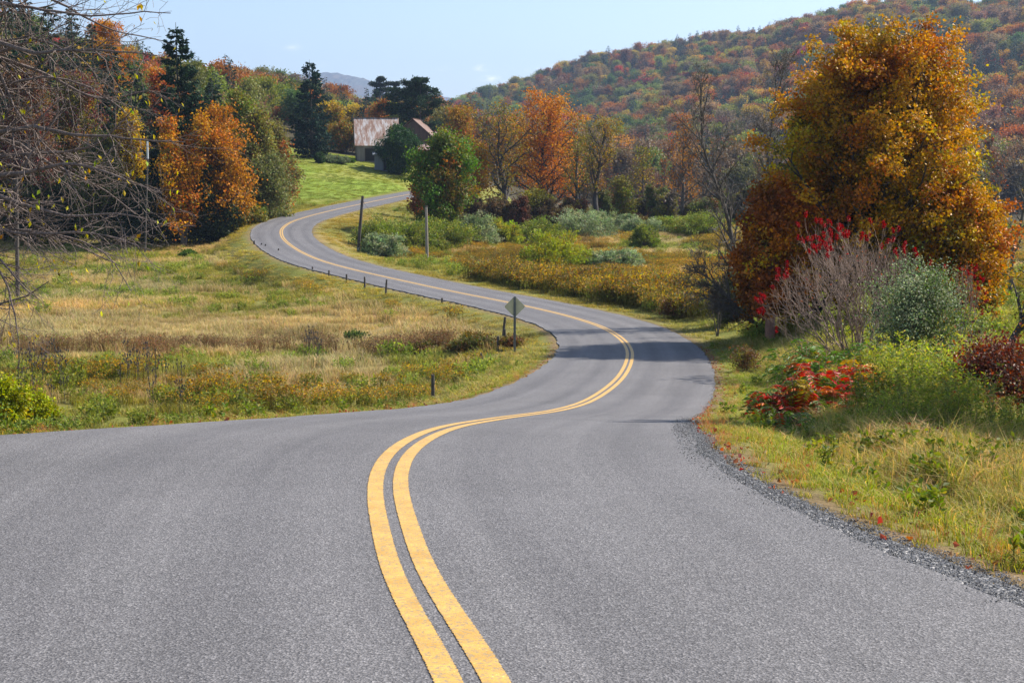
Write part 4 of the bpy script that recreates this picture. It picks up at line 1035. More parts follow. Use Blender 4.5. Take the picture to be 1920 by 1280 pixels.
bush('dark brown weed clump nearest the inner verge', 960, 64, 650, 40, [(2, BRN), (1, OLV)], 56, GW, .09)
bush('low dark bush in the far left meadow', 352, 135, 468, 30, [(1, GRN)], 58, GW, .14)
bush('yellow-green leafy bush at the left border of the meadow', 12, 47, 708, 90, [(3, (.35, .36, .04)), (1, LGRN), (1, YEL)], 59, GW, .11, 8, 30)
bush('yellow-green leafy weed bush right of the left border bush', 75, 48, 735, 60, [(3, (.32, .34, .04)), (1, OLV)], 60, GW, .1, 7, 22)
bush('small brown bush at the far verge beside the meadow', 905, 104, 524, 40, [(2, BRN), (1, OLV)], 61, GW, .12)
bush('small brown bush right of its twin at the far verge', 940, 101, 528, 28, [(2, BRN)], 62, GW, .12)
bush('brown bush on the right verge near the near bend', 1272, 77, 545, 75, [(2, BRN), (1, OLV)], 63, GW, .09, 3, 30, sparse=.5)

# teasels and dead stalks in the left meadow
def teasel(seed, h):
    rng = np.random.default_rng(seed); lines = [(np.array([[0, 0, -.05], [.02, .01, h*.5], [.03, .02, h]]), np.array([.012, .009, .007]), 0)]; heads = [np.array([.03, .02, h])]
    for k in range(5):
        t = rng.uniform(.45, .85); a = rng.uniform(0, 6.28); b = np.array([.02, .01, h*t]); e = b+np.array([cos(a)*.16, sin(a)*.16, rng.uniform(.15, .35)]); lines.append((np.array([b, (b+e)/2+[0, 0, -.03], e]), np.array([.006, .005, .004]), 1)); heads.append(e)
    V, Q = tubes(lines, lambda r: 4)
    hm = []
    for c in heads:
        hb = MB(); hb.tube([c, c+[0, 0, .03], c+[0, 0, .07], c+[0, 0, .10]], [.010, .024, .022, .006], 6); hm.append(hb.mesh('seed_head', M['bark_dark']))
    return V, Q, hm
tz = [teasel(s, h) for s, h in ((1, 1.35), (2, 1.1), (3, 1.5))]
tzm = [(mesh_np('stalk', V, [Q], None, [M['bark_dark']]), hb) for V, Q, hb in tz]
spots = [(u_, d_) for u_, d_ in zip(np.r_[rs.uniform(35, 130, 26), rs.uniform(225, 345, 24), rs.uniform(560, 600, 8)], np.r_[rs.uniform(50, 62, 26), rs.uniform(48, 60, 24), rs.uniform(62, 70, 8)])]
for k, (u_, d_) in enumerate(spots):
    lab = ('dark dried teasel standing in the patch at the left border' if k < 26 else 'dark dried teasel in the patch in the middle of the left meadow' if k < 50 else 'dark dried teasel in front of the brown weeds by the green bush')
    p = at(u_, d_); r = thing('dried_teasel', lab, 'plant', tuple(p), float(rs.uniform(0, 6)), 'dried teasels in the left meadow')
    r.scale = [float(rs.uniform(.8, 1.15))]*3
    link('stalk', tzm[k % 3][0], r); [link('seed_head', h_, r) for h_ in tzm[k % 3][1]]

# ------------------------------------------------------------------ willow shrubs
GWL = 'round willow shrubs in the far meadow'
WP = [(3, (.19, .23, .055)), (2, (.27, .29, .08)), (1, (.10, .13, .03))]; WB = [(3, (.23, .28, .14)), (1.5, (.34, .38, .22)), (1, (.12, .16, .08))]; WY = [(3, (.28, .31, .06)), (1, (.38, .33, .06))]
for (u, D, vt, w, pal, lab) in [
 (720, 137, 412, 90, WP, 'dark green willow shrub, leftmost of those right of the leaning pole'),
 (765, 140, 415, 110, WP, 'large green willow shrub directly left of the straight grey pole'),
 (722, 131, 448, 64, WB, 'small grey-green willow shrub in front of the leftmost ones'),
 (838, 144, 417, 100, WP, 'green willow shrub directly right of the straight grey pole'),
 (893, 150, 408, 72, WB, 'blue-grey willow shrub below the green tree'),
 (942, 154, 420, 52, WY, 'bright yellow-green willow shrub between the blue-grey and the pale ones'),
 (1006, 158, 420, 84, WP, 'flat green willow shrub at the near side of the brown thicket'),
 (1090, 166, 400, 96, WB, 'large silvery willow shrub under the thick-trunked dark tree'),
 (1133, 172, 402, 60, WB, 'silvery willow shrub just right of the large silvery one'),
 (1040, 176, 412, 60, WP, 'dull green willow shrub behind the flat green one'),
 (1205, 170, 420, 60, WB, 'small silvery willow shrub further right in the row'),
 (1170, 178, 412, 50, WB, 'small grey willow shrub between two silvery ones'),
 (1255, 172, 416, 76, WP, 'dull green willow shrub at the right end of the row'),
 (1320, 168, 405, 90, WP, 'dull olive willow shrub behind the bare boughs'),
 (1040, 118, 446, 100, WY, 'bright green round shrub standing alone in the goldenrod'),
 (1085, 121, 476, 50, WY, 'small bright green shrub joined to the lone round one'),
 (1156, 119, 474, 84, WB, 'low pale green shrub right of the lone round one'),
 (1210, 150, 434, 44, WP, 'low green shrub amid the far goldenrod')]:
    p = at(u, D); H = top_for(p[0], D, vt-9)-p[2]
    put('willow_shrub', lab, 'shrub', willow(int(u+D), max(.7, H), 1.2*w/F*D, pal, leaf=.19, nstem=170, npl=60), tuple(p), 0, GWL, 'foliage', 'stems')

# ------------------------------------------------------------------ mid-distance trees right of the road
GR = 'autumn trees beyond the meadow'
SPK = dict(trunk_frac=.2, nlimb=26)
tree_at('leafy_tree', 'green tree turning bronze at its foot beside the far road and grey pole', 'tree', 832, 150, 243, 122, broadleaf, GR, jl=.4, sparse=.15, seed=9, pal=[(3, (.10, .19, .035)), (2, (.15, .20, .04)), (1.6, (.24, .15, .04)), (.6, DORANGE)], inner=(.13, .12, .035), shape='round', nlimb=40, leaf=.26, lpt=8, sig=.42, trunk_frac=.08)
tree_at('leafy_tree', 'yellow-orange tree right of the green tree', 'tree', 892, 188, 262, 104, broadleaf, GR, pal=[(2, GOLD), (2, (.36, .20, .04)), (1, OLV)], shape='dome', nlimb=26, leaf=.24, lpt=4, sig=.45, sparse=.4, trunk_frac=.15)
tree_at('leafy_tree', 'big dark-limbed tree with thin olive-gold leaves left of the orange maple', 'tree', 945, 182, 186, 150, broadleaf, GR, pal=[(2, OLV), (1.4, (.34, .20, .04)), (1, BRN)], shape='vase', nlimb=15, leaf=.24, lpt=3, sig=.42, sparse=.35, trunk_frac=.22, bark='bark_dark', r0=.42)
tree_at('leafy_tree', 'bright orange maple beyond the meadow', 'tree', 1020, 190, 166, 165, broadleaf, GR, pal=[(2, ORANGE), (2, (.52, .20, .03)), (1.3, GOLD), (.7, RUST)], shape='dome', nlimb=34, leaf=.25, lpt=5, sig=.45, sparse=.3, trunk_frac=.12, bark='bark_dark')
tree_at('leafy_tree', 'low yellow-green tree in front of the orange maple', 'tree', 1003, 176, 350, 62, broadleaf, GR, pal=[(2, (.30, .27, .06)), (1, OLV)], nlimb=24, leaf=.22, lpt=5, sig=.35, sparse=.2, trunk_frac=.15)
tree_at('leafy_tree', 'thick-trunked dark tree with a thin olive crown in the middle of the row', 'tree', 1124, 180, 216, 116, broadleaf, GR, seed=77, pal=[(2, OLV), (1, (.30, .19, .04)), (1, BRN)], shape='vase', nlimb=14, leaf=.22, lpt=3, sig=.42, sparse=.3, trunk_frac=.3, bark='bark_dark', r0=.42)
tree_at('leafy_tree', 'slimmer dark tree leaning left of the thick-trunked one', 'tree', 1092, 184, 250, 76, broadleaf, GR, seed=78, pal=[(2, OLV), (1, BRN)], shape='vase', nlimb=11, leaf=.22, lpt=2, sig=.4, sparse=.4, trunk_frac=.3, bark='bark_dark', r0=.3, lean=-.08)
tree_at('leafy_tree', 'sparse orange-brown tree at the right end of the row', 'tree', 1280, 190, 212, 84, broadleaf, GR, seed=79, pal=[(2, RUST), (2, (.36, .18, .05)), (1, BRN)], shape='egg', nlimb=18, leaf=.22, lpt=2, sig=.45, sparse=.35, trunk_frac=.2, bark='bark')
tree_at('leafy_tree', 'small olive tree with leaves to the ground right of the thick-trunked one', 'tree', 1165, 186, 330, 50, broadleaf, GR, seed=80, pal=[(2, OLV), (1, LGRN)], nlimb=22, leaf=.22, lpt=4, sig=.4, sparse=.3, trunk_frac=.1)
tree_at('leafy_tree', 'thin yellowish tree between the middle and the right end of the row', 'tree', 1205, 200, 270, 64, broadleaf, GR, seed=81, pal=[(2, OLV), (1, BRN), (1, YEL)], shape='egg', nlimb=16, leaf=.22, lpt=2, sig=.45, sparse=.4, trunk_frac=.15)
tree_at('leafy_tree', 'tawny half-bare tree behind the yellow-orange one', 'tree', 862, 235, 196, 92, broadleaf, GR, seed=82, pal=[(2, (.34, .2, .05)), (1, RUST), (1, OLV)], shape='egg', nlimb=24, leaf=.3, lpt=3, sig=.5, sparse=.3, trunk_frac=.15)
tree_at('leafy_tree', 'small orange tree hiding the foot of the green tree beside the shed', 'tree', 790, 170, 322, 40, broadleaf, GR, seed=83, pal=[(2, (.42, .15, .04)), (1, BRN)], nlimb=22, leaf=.25, lpt=5, sig=.3, trunk_frac=.1)
k = 0
BRR = np.random.default_rng(17)
for u in np.linspace(872, 1075, 13):
    D = 178+BRR.uniform(-6, 10); vt = 382+BRR.uniform(-22, 18)
    bush(['reddish brown thicket bush below the orange trees', 'dull brown thicket bush below the orange trees'][k % 2], u, D, vt, BRR.uniform(34, 56), [(2, (.15, .07, .045)), (2, (.12, .075, .045)), (.6, OLV)] if k % 2 == 0 else [(2, (.13, .09, .05)), (1, (.15, .12, .04))], 200+k, 'brown thicket under the orange trees', .2, 4, 24, 'thicket_bush', .15, bark='bark_dark'); k += 1
for u in np.linspace(1085, 1420, 15):
    D = 186+BRR.uniform(-8, 12); vt = 372+BRR.uniform(-30, 30)
    bush(['grey-brown thicket bush behind the willow shrubs', 'olive green thicket bush behind the willow shrubs'][k % 2], u, D, vt, BRR.uniform(34, 66), [(2, (.11, .09, .07)), (2, OLV)] if k % 2 == 0 else [(2, (.12, .14, .05)), (1, BRN)], 200+k, 'thicket behind the willow shrubs', .2, 3, 22, 'thicket_bush', .25, bark='bark_dark'); k += 1
# grey half-bare trees behind the row
protoB = []
for s in range(4):
    parts = bare(300+s, 13, 8, shape='x', nlimb=22, bark='bark', trunk_frac=.2, pal=[(2, BRN), (1, OLV), (1, RUST)], leaf=.3, nleaf=500+200*s, n=[24, 8, 6, 0], rmin=.018)
    protoB.append((mesh_np('trunk', parts[0][0], [parts[0][1]], None, [M['bark']], smooth=True), mesh_np('crown', parts[1][0], [parts[1][1]], parts[1][2], [M['leaf']])))
for i in range(34):
    u = BRR.uniform(840, 1960); D = BRR.uniform(205, 290); p = at(u, D); r = thing('half_bare_tree', 'grey half-bare tree of the valley wood behind the meadow', 'tree', tuple(p), float(BRR.uniform(0, 6)), 'half-bare trees of the valley wood')
    s = float(BRR.uniform(.75, 1.15)); r.scale = (s, s, s); a, b = protoB[i % 4]; link('trunk', a, r); c = link('crown', b, r); g = BRR.uniform(.6, 1.1); c.color = (g, g*BRR.uniform(.8, 1.1), g*.9, 1)

# ------------------------------------------------------------------ left side trees
GL = 'trees along the left edge of the valley'
CP_ = [(3, CONI), (2, CONB), (.6, (.05, .07, .03))]
tree_at('spruce_tree', 'tall dark ragged spruce rising above the left wood', 'tree', 342, 150, 42, 150, spruce, GL, pal=CP_, base=.2, needle=.44, dens=4.5, irr=.3, droop=.28, power=.72, gap=.05)
tree_at('spruce_tree', 'dark isolated spruce on the lawn left of the barn', 'tree', 584, 240, 112, 86, spruce, GL, pal=[(3, (.02, .042, .028)), (2, (.028, .05, .036))], base=.05, needle=.48, dens=2.4, irr=.28, droop=.2, power=.62)
for (u, D, vt, w, lab) in [(222, 165, 75, 120, 'dark spruce half hidden by the overhanging bare branches'), (262, 172, 120, 90, 'dark spruce left of the tall ragged one'), (105, 160, 0, 150, 'dark tall spruce near the left border'), (25, 155, -40, 170, 'dark spruce cut by the left border'),
   (182, 190, 40, 90, 'narrow dark spruce on the skyline'), (145, 200, 5, 80, 'narrow dark spruce on the skyline near the left border'), (400, 185, 150, 100, 'dark green conifer behind the orange tree'), (60, 175, -20, 110, 'dark spruce behind the left border spruce')]:
    tree_at('spruce_tree', lab, 'tree', u, D, vt, w, spruce, GL, pal=CP_+[(1, (.05, .065, .025))], base=.1, needle=.42, dens=2.0, irr=.3, droop=.25, power=.7)
def tl(lab, u, D, vt, w, pal, seed, **k):
    k.setdefault('nlimb', 32); k.setdefault('leaf', .25); k.setdefault('lpt', 6); k.setdefault('sig', .42); k.setdefault('sparse', .15); k.setdefault('trunk_frac', .15); k.setdefault('shape', 'egg')
    tree_at('leafy_tree', lab, 'tree', u, D, vt, w, broadleaf, GL, seed=seed, pal=pal, **k)
OR2 = [(2, ORANGE), (2, (.52, .24, .04)), (1, GOLD)]
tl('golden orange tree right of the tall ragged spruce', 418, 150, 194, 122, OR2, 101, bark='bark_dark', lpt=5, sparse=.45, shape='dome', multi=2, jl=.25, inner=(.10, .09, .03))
tl('narrow golden tree in front of the tall ragged spruce', 345, 146, 212, 88, [(2, GOLD), (1, ORANGE), (1, OLV)], 102, sparse=.5, lpt=5, shape='dome', multi=2, jl=.25)
tl('grey-olive tree right of the golden orange tree', 480, 164, 205, 96, [(3, (.17, .17, .06)), (1, (.28, .26, .08)), (1, BRN)], 103, trunk_frac=.05)
tl('low grey-olive tree nearest the far bend', 505, 160, 290, 92, [(3, (.17, .18, .07)), (1, (.3, .25, .09))], 104, trunk_frac=.02)
tl('dull olive tree beside the lawn', 520, 176, 225, 76, [(2, (.2, .18, .07)), (1, RUST)], 105, trunk_frac=.05)
tl('greenish tree behind the golden orange tree', 450, 178, 170, 90, [(2, OLV), (1, LGRN), (1, BRN)], 106)
tl('yellow tree half hidden by bare branches', 250, 158, 205, 74, [(3, YEL), (1, GOLD), (1, OLV)], 107, sparse=.35)
tl('orange and yellow tree on the skyline near the left border', 205, 210, 38, 110, [(2, GOLD), (2, ORANGE), (1, YEL)], 108, lpt=8)
tl('olive and red tree left of the yellow one', 150, 156, 130, 130, [(2, OLV), (1, PURP), (1, (.3, .16, .05))], 109, sparse=.3)
tl('purple-brown tree at the left border', 60, 150, 110, 140, [(2, PURP), (2, BRN), (1, OLV)], 110, sparse=.4)
tl('dull green tree under the spruces', 195, 148, 250, 100, [(2, (.10, .11, .04)), (1, OLV)], 111, trunk_frac=.05)
tl('rust red tree between the two spruces', 305, 185, 130, 70, [(2, RUST), (1, (.42, .12, .06)), (1, GOLD)], 112)
for j, (u, D, vt, w) in enumerate([(235, 150, 345, 80), (285, 147, 340, 90), (335, 149, 350, 80), (375, 148, 345, 70), (415, 149, 375, 60), (135, 150, 330, 110), (60, 150, 320, 100), (10, 150, 300, 90), (310, 160, 290, 90), (250, 165, 300, 100)]):
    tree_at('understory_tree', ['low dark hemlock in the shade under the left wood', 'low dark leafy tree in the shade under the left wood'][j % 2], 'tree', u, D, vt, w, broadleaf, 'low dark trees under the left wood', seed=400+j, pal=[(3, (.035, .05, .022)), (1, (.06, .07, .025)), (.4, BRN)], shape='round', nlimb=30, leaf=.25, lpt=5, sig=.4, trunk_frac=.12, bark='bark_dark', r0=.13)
bush('low green bush at the outside of the far bend', 470, 152, 388, 60, [(2, (.14, .18, .04)), (1, OLV)], 420, 'bushes outside the far bend', .2)
bush('green bush nearest the lawn at the outside of the far bend', 500, 166, 372, 50, [(2, (.12, .20, .04)), (1, LGRN)], 421, 'bushes outside the far bend', .2)
bush('yellowish bush at the foot of the golden tree by the far bend', 440, 150, 400, 50, [(2, OLV), (1, YEL)], 422, 'bushes outside the far bend', .2)

# evergreen by the barn, pines behind it
tree_at('cedar_tree', 'dense round dark evergreen hiding the middle of the barn', 'tree', 750, 236, 236, 74, broadleaf, None, seed=500, pal=[(4, (.03, .065, .022)), (2, (.05, .09, .025)), (1, (.14, .17, .03))], shape='egg', nlimb=60, leaf=.26, lpt=8, sig=.34, trunk_frac=.05, maxl=3, r0=.25)
GP = 'pines behind the barn'
tree_at('pine_tree', 'tall dark pine behind the barn, nearest the barn roof', 'tree', 768, 275, 160, 66, pine, GP, pal=[(3, (.03, .055, .03)), (1, (.06, .08, .035))], needle=.45)
tree_at('pine_tree', 'tall dark pine behind the barn with the highest top', 'tree', 790, 272, 152, 64, pine, GP, pal=[(3, (.03, .055, .03)), (1, (.05, .075, .035))], needle=.45)
tree_at('pine_tree', 'distant pine on the skyline, left of a pair', 'tree', 714, 420, 150, 38, pine, GP, pal=[(3, (.035, .055, .035))], needle=.6)
tree_at('pine_tree', 'distant pine on the skyline, right of a pair', 'tree', 738, 425, 158, 32, pine, GP, pal=[(3, (.035, .055, .035))], needle=.6)
tree_at('leafy_tree', 'golden olive tree between the lawn spruce and the barn', 'tree', 650, 270, 228, 76, broadleaf, GL, seed=510, pal=[(2, (.38, .22, .06)), (2, OLV), (1, RUST)], shape='round', nlimb=30, leaf=.32, lpt=5, sig=.5, sparse=.2, trunk_frac=.08)
tree_at('leafy_tree', 'half-bare rusty tree behind the barn roof', 'tree', 708, 275, 185, 56, broadleaf, GL, seed=511, pal=[(2, (.34, .14, .05)), (1, OLV)], shape='egg', nlimb=22, leaf=.3, lpt=3, sig=.45, sparse=.35, trunk_frac=.1)
tree_at('leafy_tree', 'yellow tree right of the lawn spruce', 'tree', 618, 290, 190, 60, broadleaf, GL, seed=512, pal=[(2, YEL), (2, (.3, .2, .05)), (1, GRN)], shape='round', nlimb=26, leaf=.36, lpt=5, sig=.5, trunk_frac=.08)
bush('small dark bush on the lawn below the spruce', 600, 232, 287, 16, [(1, DGRN)], 520, 'bushes on the lawn', .25)
bush('low grey-green plants on the lawn in front of the barn', 632, 236, 300, 40, [(1, (.14, .17, .09))], 521, 'bushes on the lawn', .25)
bush('small dark bush on the lawn near the barn door', 654, 240, 302, 18, [(1, GRN)], 522, 'bushes on the lawn', .25)

# ------------------------------------------------------------------ hillside wood
def canopy_mats(inst): return (M['leaf_i'] if inst else M['leaf'])
CAN = []
for s in range(5):
    tr, lf = broadleaf(600+s, 11, 9.0, [(1, (.75, .75, .75)), (1, (1.1, 1.05, 1.0)), (1, (1.45, 1.3, 1.1))], shape=['round', 'egg', 'round', 'egg', 'round'][s], nlimb=[30, 30, 24, 34, 26][s], leaf=.46, lpt=4, sig=.5, sparse=[.1, .1, .45, 0, .3][s], trunk_frac=.25, maxl=2, minl=1)
    CAN.append((tr, lf))
for s in range(2):
    CAN.append(spruce(620+s, 13, 6, [(1, (.9, .9, .9)), (1, (1.2, 1.2, 1.1))], needle=.6, dens=.55, base=.1))
pbark_i = leaf_mat('bark_instanced', 0.0, .9, instancer=False)
def canopy_mesh(k, inst):
    (V, Q, m), (LV, LF, LC, lm) = CAN[k]; n = len(V)
    C = np.vstack([np.tile([.10, .085, .07], (n, 1)), LC]); mi = np.r_[np.zeros(len(Q)), np.ones(len(LF))]
    mt = M['leaf_i'] if inst else M['leaf']
    me = mesh_np('canopy', np.vstack([V, LV]), [Q, LF+n], C, [M['bark'], mt], mi); return me
can_obj = [canopy_mesh(k, False) for k in range(7)]
can_pro = [bpy.data.objects.new('wood_tree', canopy_mesh(k, True)) for k in range(7)]
kinds = [('rust orange', (.34, .155, .06)), ('tawny brown', (.25, .165, .10)), ('golden', (.42, .29, .09)), ('olive green', (.20, .21, .065)), ('crimson', (.33, .085, .07)), ('mid green', (.09, .13, .045)), ('dark conifer', (.028, .048, .032))]
hr = np.random.default_rng(99)
def wood_pts(y0, y1, a0, a1, sp):
    out = []; y = y0
    while y < y1:
        st = sp*(1+(y-y0)/(y1-y0)*.15); xs = np.arange(a0*y, a1*y, st); out.append(np.c_[xs+hr.uniform(-.45, .45, len(xs))*st, y+hr.uniform(-.45, .45, len(xs))*st]); y += st
    return np.vstack(out)
HR = wood_pts(330, 1290, -.10, .40, 8.2); HLp = wood_pts(182, 640, -.44, -.02, 6.0)
hx = np.r_[HR[:, 0], HLp[:, 0]]; hy = np.r_[HR[:, 1], HLp[:, 1]]; rightw = np.r_[np.ones(len(HR), bool), np.zeros(len(HLp), bool)]
hzz = height(hx, hy); hu, hv, hd = project(np.c_[hx, hy, hzz])
ok = np.ones(len(hx), bool)
ok &= ~((~rightw) & (hy < 268) & (hu > 500)); ok &= ~((~rightw) & (hy < 300) & (hu > 640)); ok &= ~((~rightw) & (hu > 560) & (hy < 280))
ok &= ~((~rightw) & (hy < 330) & (hu > 800)); ok &= ~(rightw & (hu < 760) & (hy < 660))
ok &= ~((~rightw) & (hy < 205) & (hu > 380)); ok &= ~((~rightw) & (hu > 480) & (hy < 300))
hx, hy, hzz, hu, hd, rightw = [a[ok] for a in (hx, hy, hzz, hu, hd, rightw)]
n = len(hx); cn = fbm(hx, hy, 45, 7)+hr.normal(0, .20, n); gn = fbm(hx, hy, 60, 12)+hr.normal(0, .15, n)
kd = np.where(cn < .40, 1, np.where(cn < .49, 0, np.where(cn < .62, 2, 0)))
kd = np.where(gn > .52, 3, kd); kd = np.where(gn > .66, 5, kd); kd = np.where(hr.random(n) < .03, 4, kd); kd = np.where((fbm(hx, hy, 50, 33)+hr.normal(0, .1, n) > .66), 6, kd)
kd = np.where(hr.random(n) < .25, hr.integers(0, 4, n), kd)
sc = hr.uniform(.55, 1.2, n)*np.where(rightw, 1.28, .85); pi_ = np.where(kd == 6, hr.integers(5, 7, n), hr.integers(0, 5, n))
low = rightw & (hy < 560+fbm(hx, hy, 80, 5)*120) & (hr.random(n) < .6); kd = np.where(low, np.where(hr.random(n) < .3, 3, 1), kd)
pc = np.array([k[1] for k in kinds])[kd]*np.where(low, .7, 1)[:, None]*hr.uniform(.7, 1.6, (n, 1))*hr.uniform(.88, 1.12, (n, 3))
inview = (hu > -40) & (hu < 1960)
order = np.argsort(np.where(inview, hd/sc, 1e9))
near = np.zeros(n, bool); near[order[:290]] = True
rzv = hr.uniform(0, 6.28, n)
for i in np.where(near)[0]:
    o = bpy.data.objects.new('hillside_tree', can_obj[pi_[i]]); COL.objects.link(o)
    o.location = (hx[i], hy[i], hzz[i]); o.rotation_euler = (0, 0, rzv[i]); s = sc[i]; o.scale = (s, s, s*hr.uniform(.9, 1.15)); o.color = (*pc[i], 1)
    side = 'on the far right hillside' if rightw[i] else ('on the near left hillside' if hd[i] < 300 else 'on the upper left hillside')
    tag(o, f'{kinds[kd[i]][0]} tree in the mixed wood {side}', 'tree', 'trees of the hillside wood')
fr = ~near
scatter('hillside_wood', 'mixed autumn wood covering the hillsides', np.c_[hx, hy, hzz][fr], rzv[fr], np.c_[sc, sc, sc*hr.uniform(.9, 1.15, n)][fr], pi_[fr], pc[fr], can_pro, .04, 21)

# distant blue ridge
def ridge(name, pts, D, depth, seed, label):
    """forested ridge: crest given as (u,v), at distance D"""
    us = np.array([p[0] for p in pts]); vs = np.array([p[1] for p in pts])
    xs = np.linspace((us[0]-960)/F*D, (us[-1]-960)/F*D, 420); u = xs/D*F+960
    crest = np.array([top_for(0, D, v) for v in np.interp(u, us, vs)])
    t = np.linspace(-1, 1, 60); X = np.tile(xs, (60, 1)); Y = np.tile((D+t*depth)[:, None], (1, len(xs)))
    prof = (1-np.abs(t)**1.5)[:, None]; Z = -20+(crest+20)[None, :]*prof
    Z = Z+(fbm(X, Y, 160, seed)-.5)*40*(1-prof)+(fbm(X, Y, 22, seed+4, 2)-.5)*16
    nr, nc = X.shape; i = np.arange((nr-1)*nc).reshape(nr-1, nc)[:, :-1].ravel()
    n1 = fbm(X.ravel(), Y.ravel(), 60, seed+9)[:, None]; n2 = RNG.random((X.size, 1))
    c = np.array([.035, .055, .05])*(1-n1)+np.array([.10, .07, .05])*n1; c = c*(.6+.8*n2)
    me = mesh_np(name, np.c_[X.ravel(), Y.ravel(), Z.ravel()], [np.c_[i, i+1, i+nc+1, i+nc]], c, [M['ground']], smooth=False)
    tag(link(name, me), label=label, kind='structure')
ridge('hills', [(200, 230), (450, 165), (560, 140), (640, 137), (720, 158), (800, 195), (900, 225)], 6000, 1100, 3, 'blue distant hill beyond the left wood')
ridge('hills', [(600, 210), (740, 185), (820, 180), (860, 186), (920, 205), (1100, 215), (1400, 200)], 7200, 1100, 5, 'faint farthest hill at the end of the valley')

# ------------------------------------------------------------------ poles, posts, sign
def pole(label, u0, D, v_top, u1, mat, rr=.13, extra=None):
    p = at(u0, D, 0); tz_ = top_for(0, D, v_top); tx = (u1-960)/F*(D*CP-tz_*SP)
    r = thing('utility_pole', label, 'pole', tuple(p)); b = MB()
    top = np.array([tx-p[0], 0, tz_-p[2]]); b.tube([np.array([0, 0, -.4]), top*.33, top*.66, top], [rr*1.1, rr, rr*.92, rr*.82], 12)
    b.build('shaft', mat, r, smooth=True)
    c = MB(); c.tube([top-[0, 0, .12], top+[0, 0, .02]], [rr*.9, rr*.86], 12); c.build('pole_cap', M['pole_dark'], r)
    w = MB(); a = top*.97; 
    bb = MB(); bb.tube([top*.9+[-rr*1.1, 0, 0], top*.9+[rr*1.3, 0, 0]], [.02, .02], 6); bb.build('bolt', M['pole_dark'], r)
    if extra == 'guy':
        g = MB(); e = np.array([4.6, -.5, 0]); e[2] = hz(p[0]+4.6, p[1]-.5)-p[2]; g.tube([top*.92, (top*.92+e)/2-[0, 0, .05], e], [.012]*3, 5); g.build('guy_wire', M['pole_dark'], r)
        k = MB(); q = top*.08; k.box((q[0], -rr*1.1, q[2]), (.12, .012, .22)); k.build('tag_plate', M['tag'], r)
    if extra == 'box':
        k = MB(); k.tube([top+[0, 0, -.1], top+[0, 0, .5], top+[0, 0, 1.6]], [rr*1.25, rr*1.3, rr*1.2], 12); k.build('metal_sleeve', M['tag'], r)
    return r
M['tag'] = plain('galvanised', (.48, .50, .52), .45, .3, .15)
pole('dark wooden utility pole leaning right beside the far bend', 671, 131, 368, 680, M['pole_dark'], .15, 'guy')
pole('weathered grey utility pole standing straight among the willow shrubs', 801, 128, 386, 799, M['pole_wood'], .14)
pole('thin grey pole with a metal sleeve on top at the edge of the left wood', 272, 140, 296, 277, M['post_wood'], .08, 'box')
pole('grey wooden pole behind the bare branches at the left border', 33, 96, 330, 31, M['post_wood'], .13)

GF = 'dark fence posts along the inner verge'
for (u, D, vt, vb, lean, lab) in [(943, 70, 594, 622, .12, 'leaning dark fence post behind the sign'), (946, 67, 617, 625, .0, 'short dark fence post stub left of the sign post'), (934, 64, 630, 662, .0, 'dark fence post left of the sign foot'), (723, 92, 524, 543, .08, 'tall dark fence post showing against the road'),
   (829, 86, 560, 571, .0, 'dark fence post at the end of the goldenrod strip'), (684, 96, 519, 527, 0, 'short dark fence post against the road, left of the tall one'), (650, 99, 514, 522, 0, 'dark post stub against the road between two others'), (617, 103, 507, 516, 0, 'thin dark fence post against the road near the dry brush'),
   (586, 107, 502, 510, 0, 'dark fence post in the dry brush'), (522, 122, 479, 492, .05, 'dark fence post nearest the far bend'), (497, 126, 480, 488, .2, 'leaning small post left of the far bend, rightmost of three'), (490, 127, 477, 486, .1, 'small post left of the far bend, middle of three'), (477, 128, 476, 484, 0, 'small post left of the far bend, leftmost of three'), (906, 60, 662, 700, -.25, 'dark fence post leaning left in the bramble'), (812, 50, 702, 716, 0, 'lone short post in the near meadow weeds')]:
    p = at(u, D); H = max(.30, top_for(0, D, vt)-p[2]); rr = .065
    r = thing('fence_post', lab, 'fence post', tuple(p), 0, GF); b = MB()
    b.tube([[0, 0, -.3], [lean*H*.5, 0, H*.5], [lean*H, 0, H]], [rr*1.05, rr, rr*.9], 9); b.build('post', M['post_wood'], r)
    c = MB(); c.tube([[lean*H*.7-rr*1.1, -rr*.4, H*.72], [lean*H*.7+rr*1.1, -rr*.4, H*.72]], [.012, .012], 5); c.build('wire_staple', M['pole_dark'], r)

# warning sign seen from behind
M['sign_back'] = plain('sign_back', (.60, .53, .34), .5, .2, .12, 6); M['sign_post'] = plain('sign_post', (.20, .20, .20), .5, .5, .2, 8); M['sign_face'] = plain('sign_face', (.75, .50, .03), .4, 0, .05)
p = at(965, 60); zt = top_for(0, 60, 555); S = zt-p[2]
r = thing('road_sign', 'diamond road sign seen from its dull back on a steel post inside the near bend', 'road sign', tuple(p), radians(2))
b = MB()  # U-channel post
for (cx, cy, sx, sy) in ((0, 0, .05, .008), (-.026, -.018, .008, .035), (.026, -.018, .008, .035), (-.040, -.037, .024, .006), (.040, -.037, .024, .006)):
    b.box((cx, cy, S*.5-.2), (sx, sy, S+.36))
b.build('post', M['sign_post'], r)
dm = .43
def diamond(d, y0, y1, name, mat):
    k = 5; pts = []
    for q in range(4):
        a0 = pi/2*q; c = np.array([cos(a0), sin(a0)])*(d-.06)
        for j in range(k):
            a = a0-pi/4+pi/2*j/(k-1); pts.append([c[0]+cos(a)*.06*1.0, c[1]+sin(a)*.06+S-.45])
    m = MB(); m.prism(pts, y0, y1); return m.build(name, mat, r)
diamond(dm, .008, .012, 'panel_back', M['sign_back']); diamond(dm-.004, .013, .015, 'panel_face', M['sign_face'])
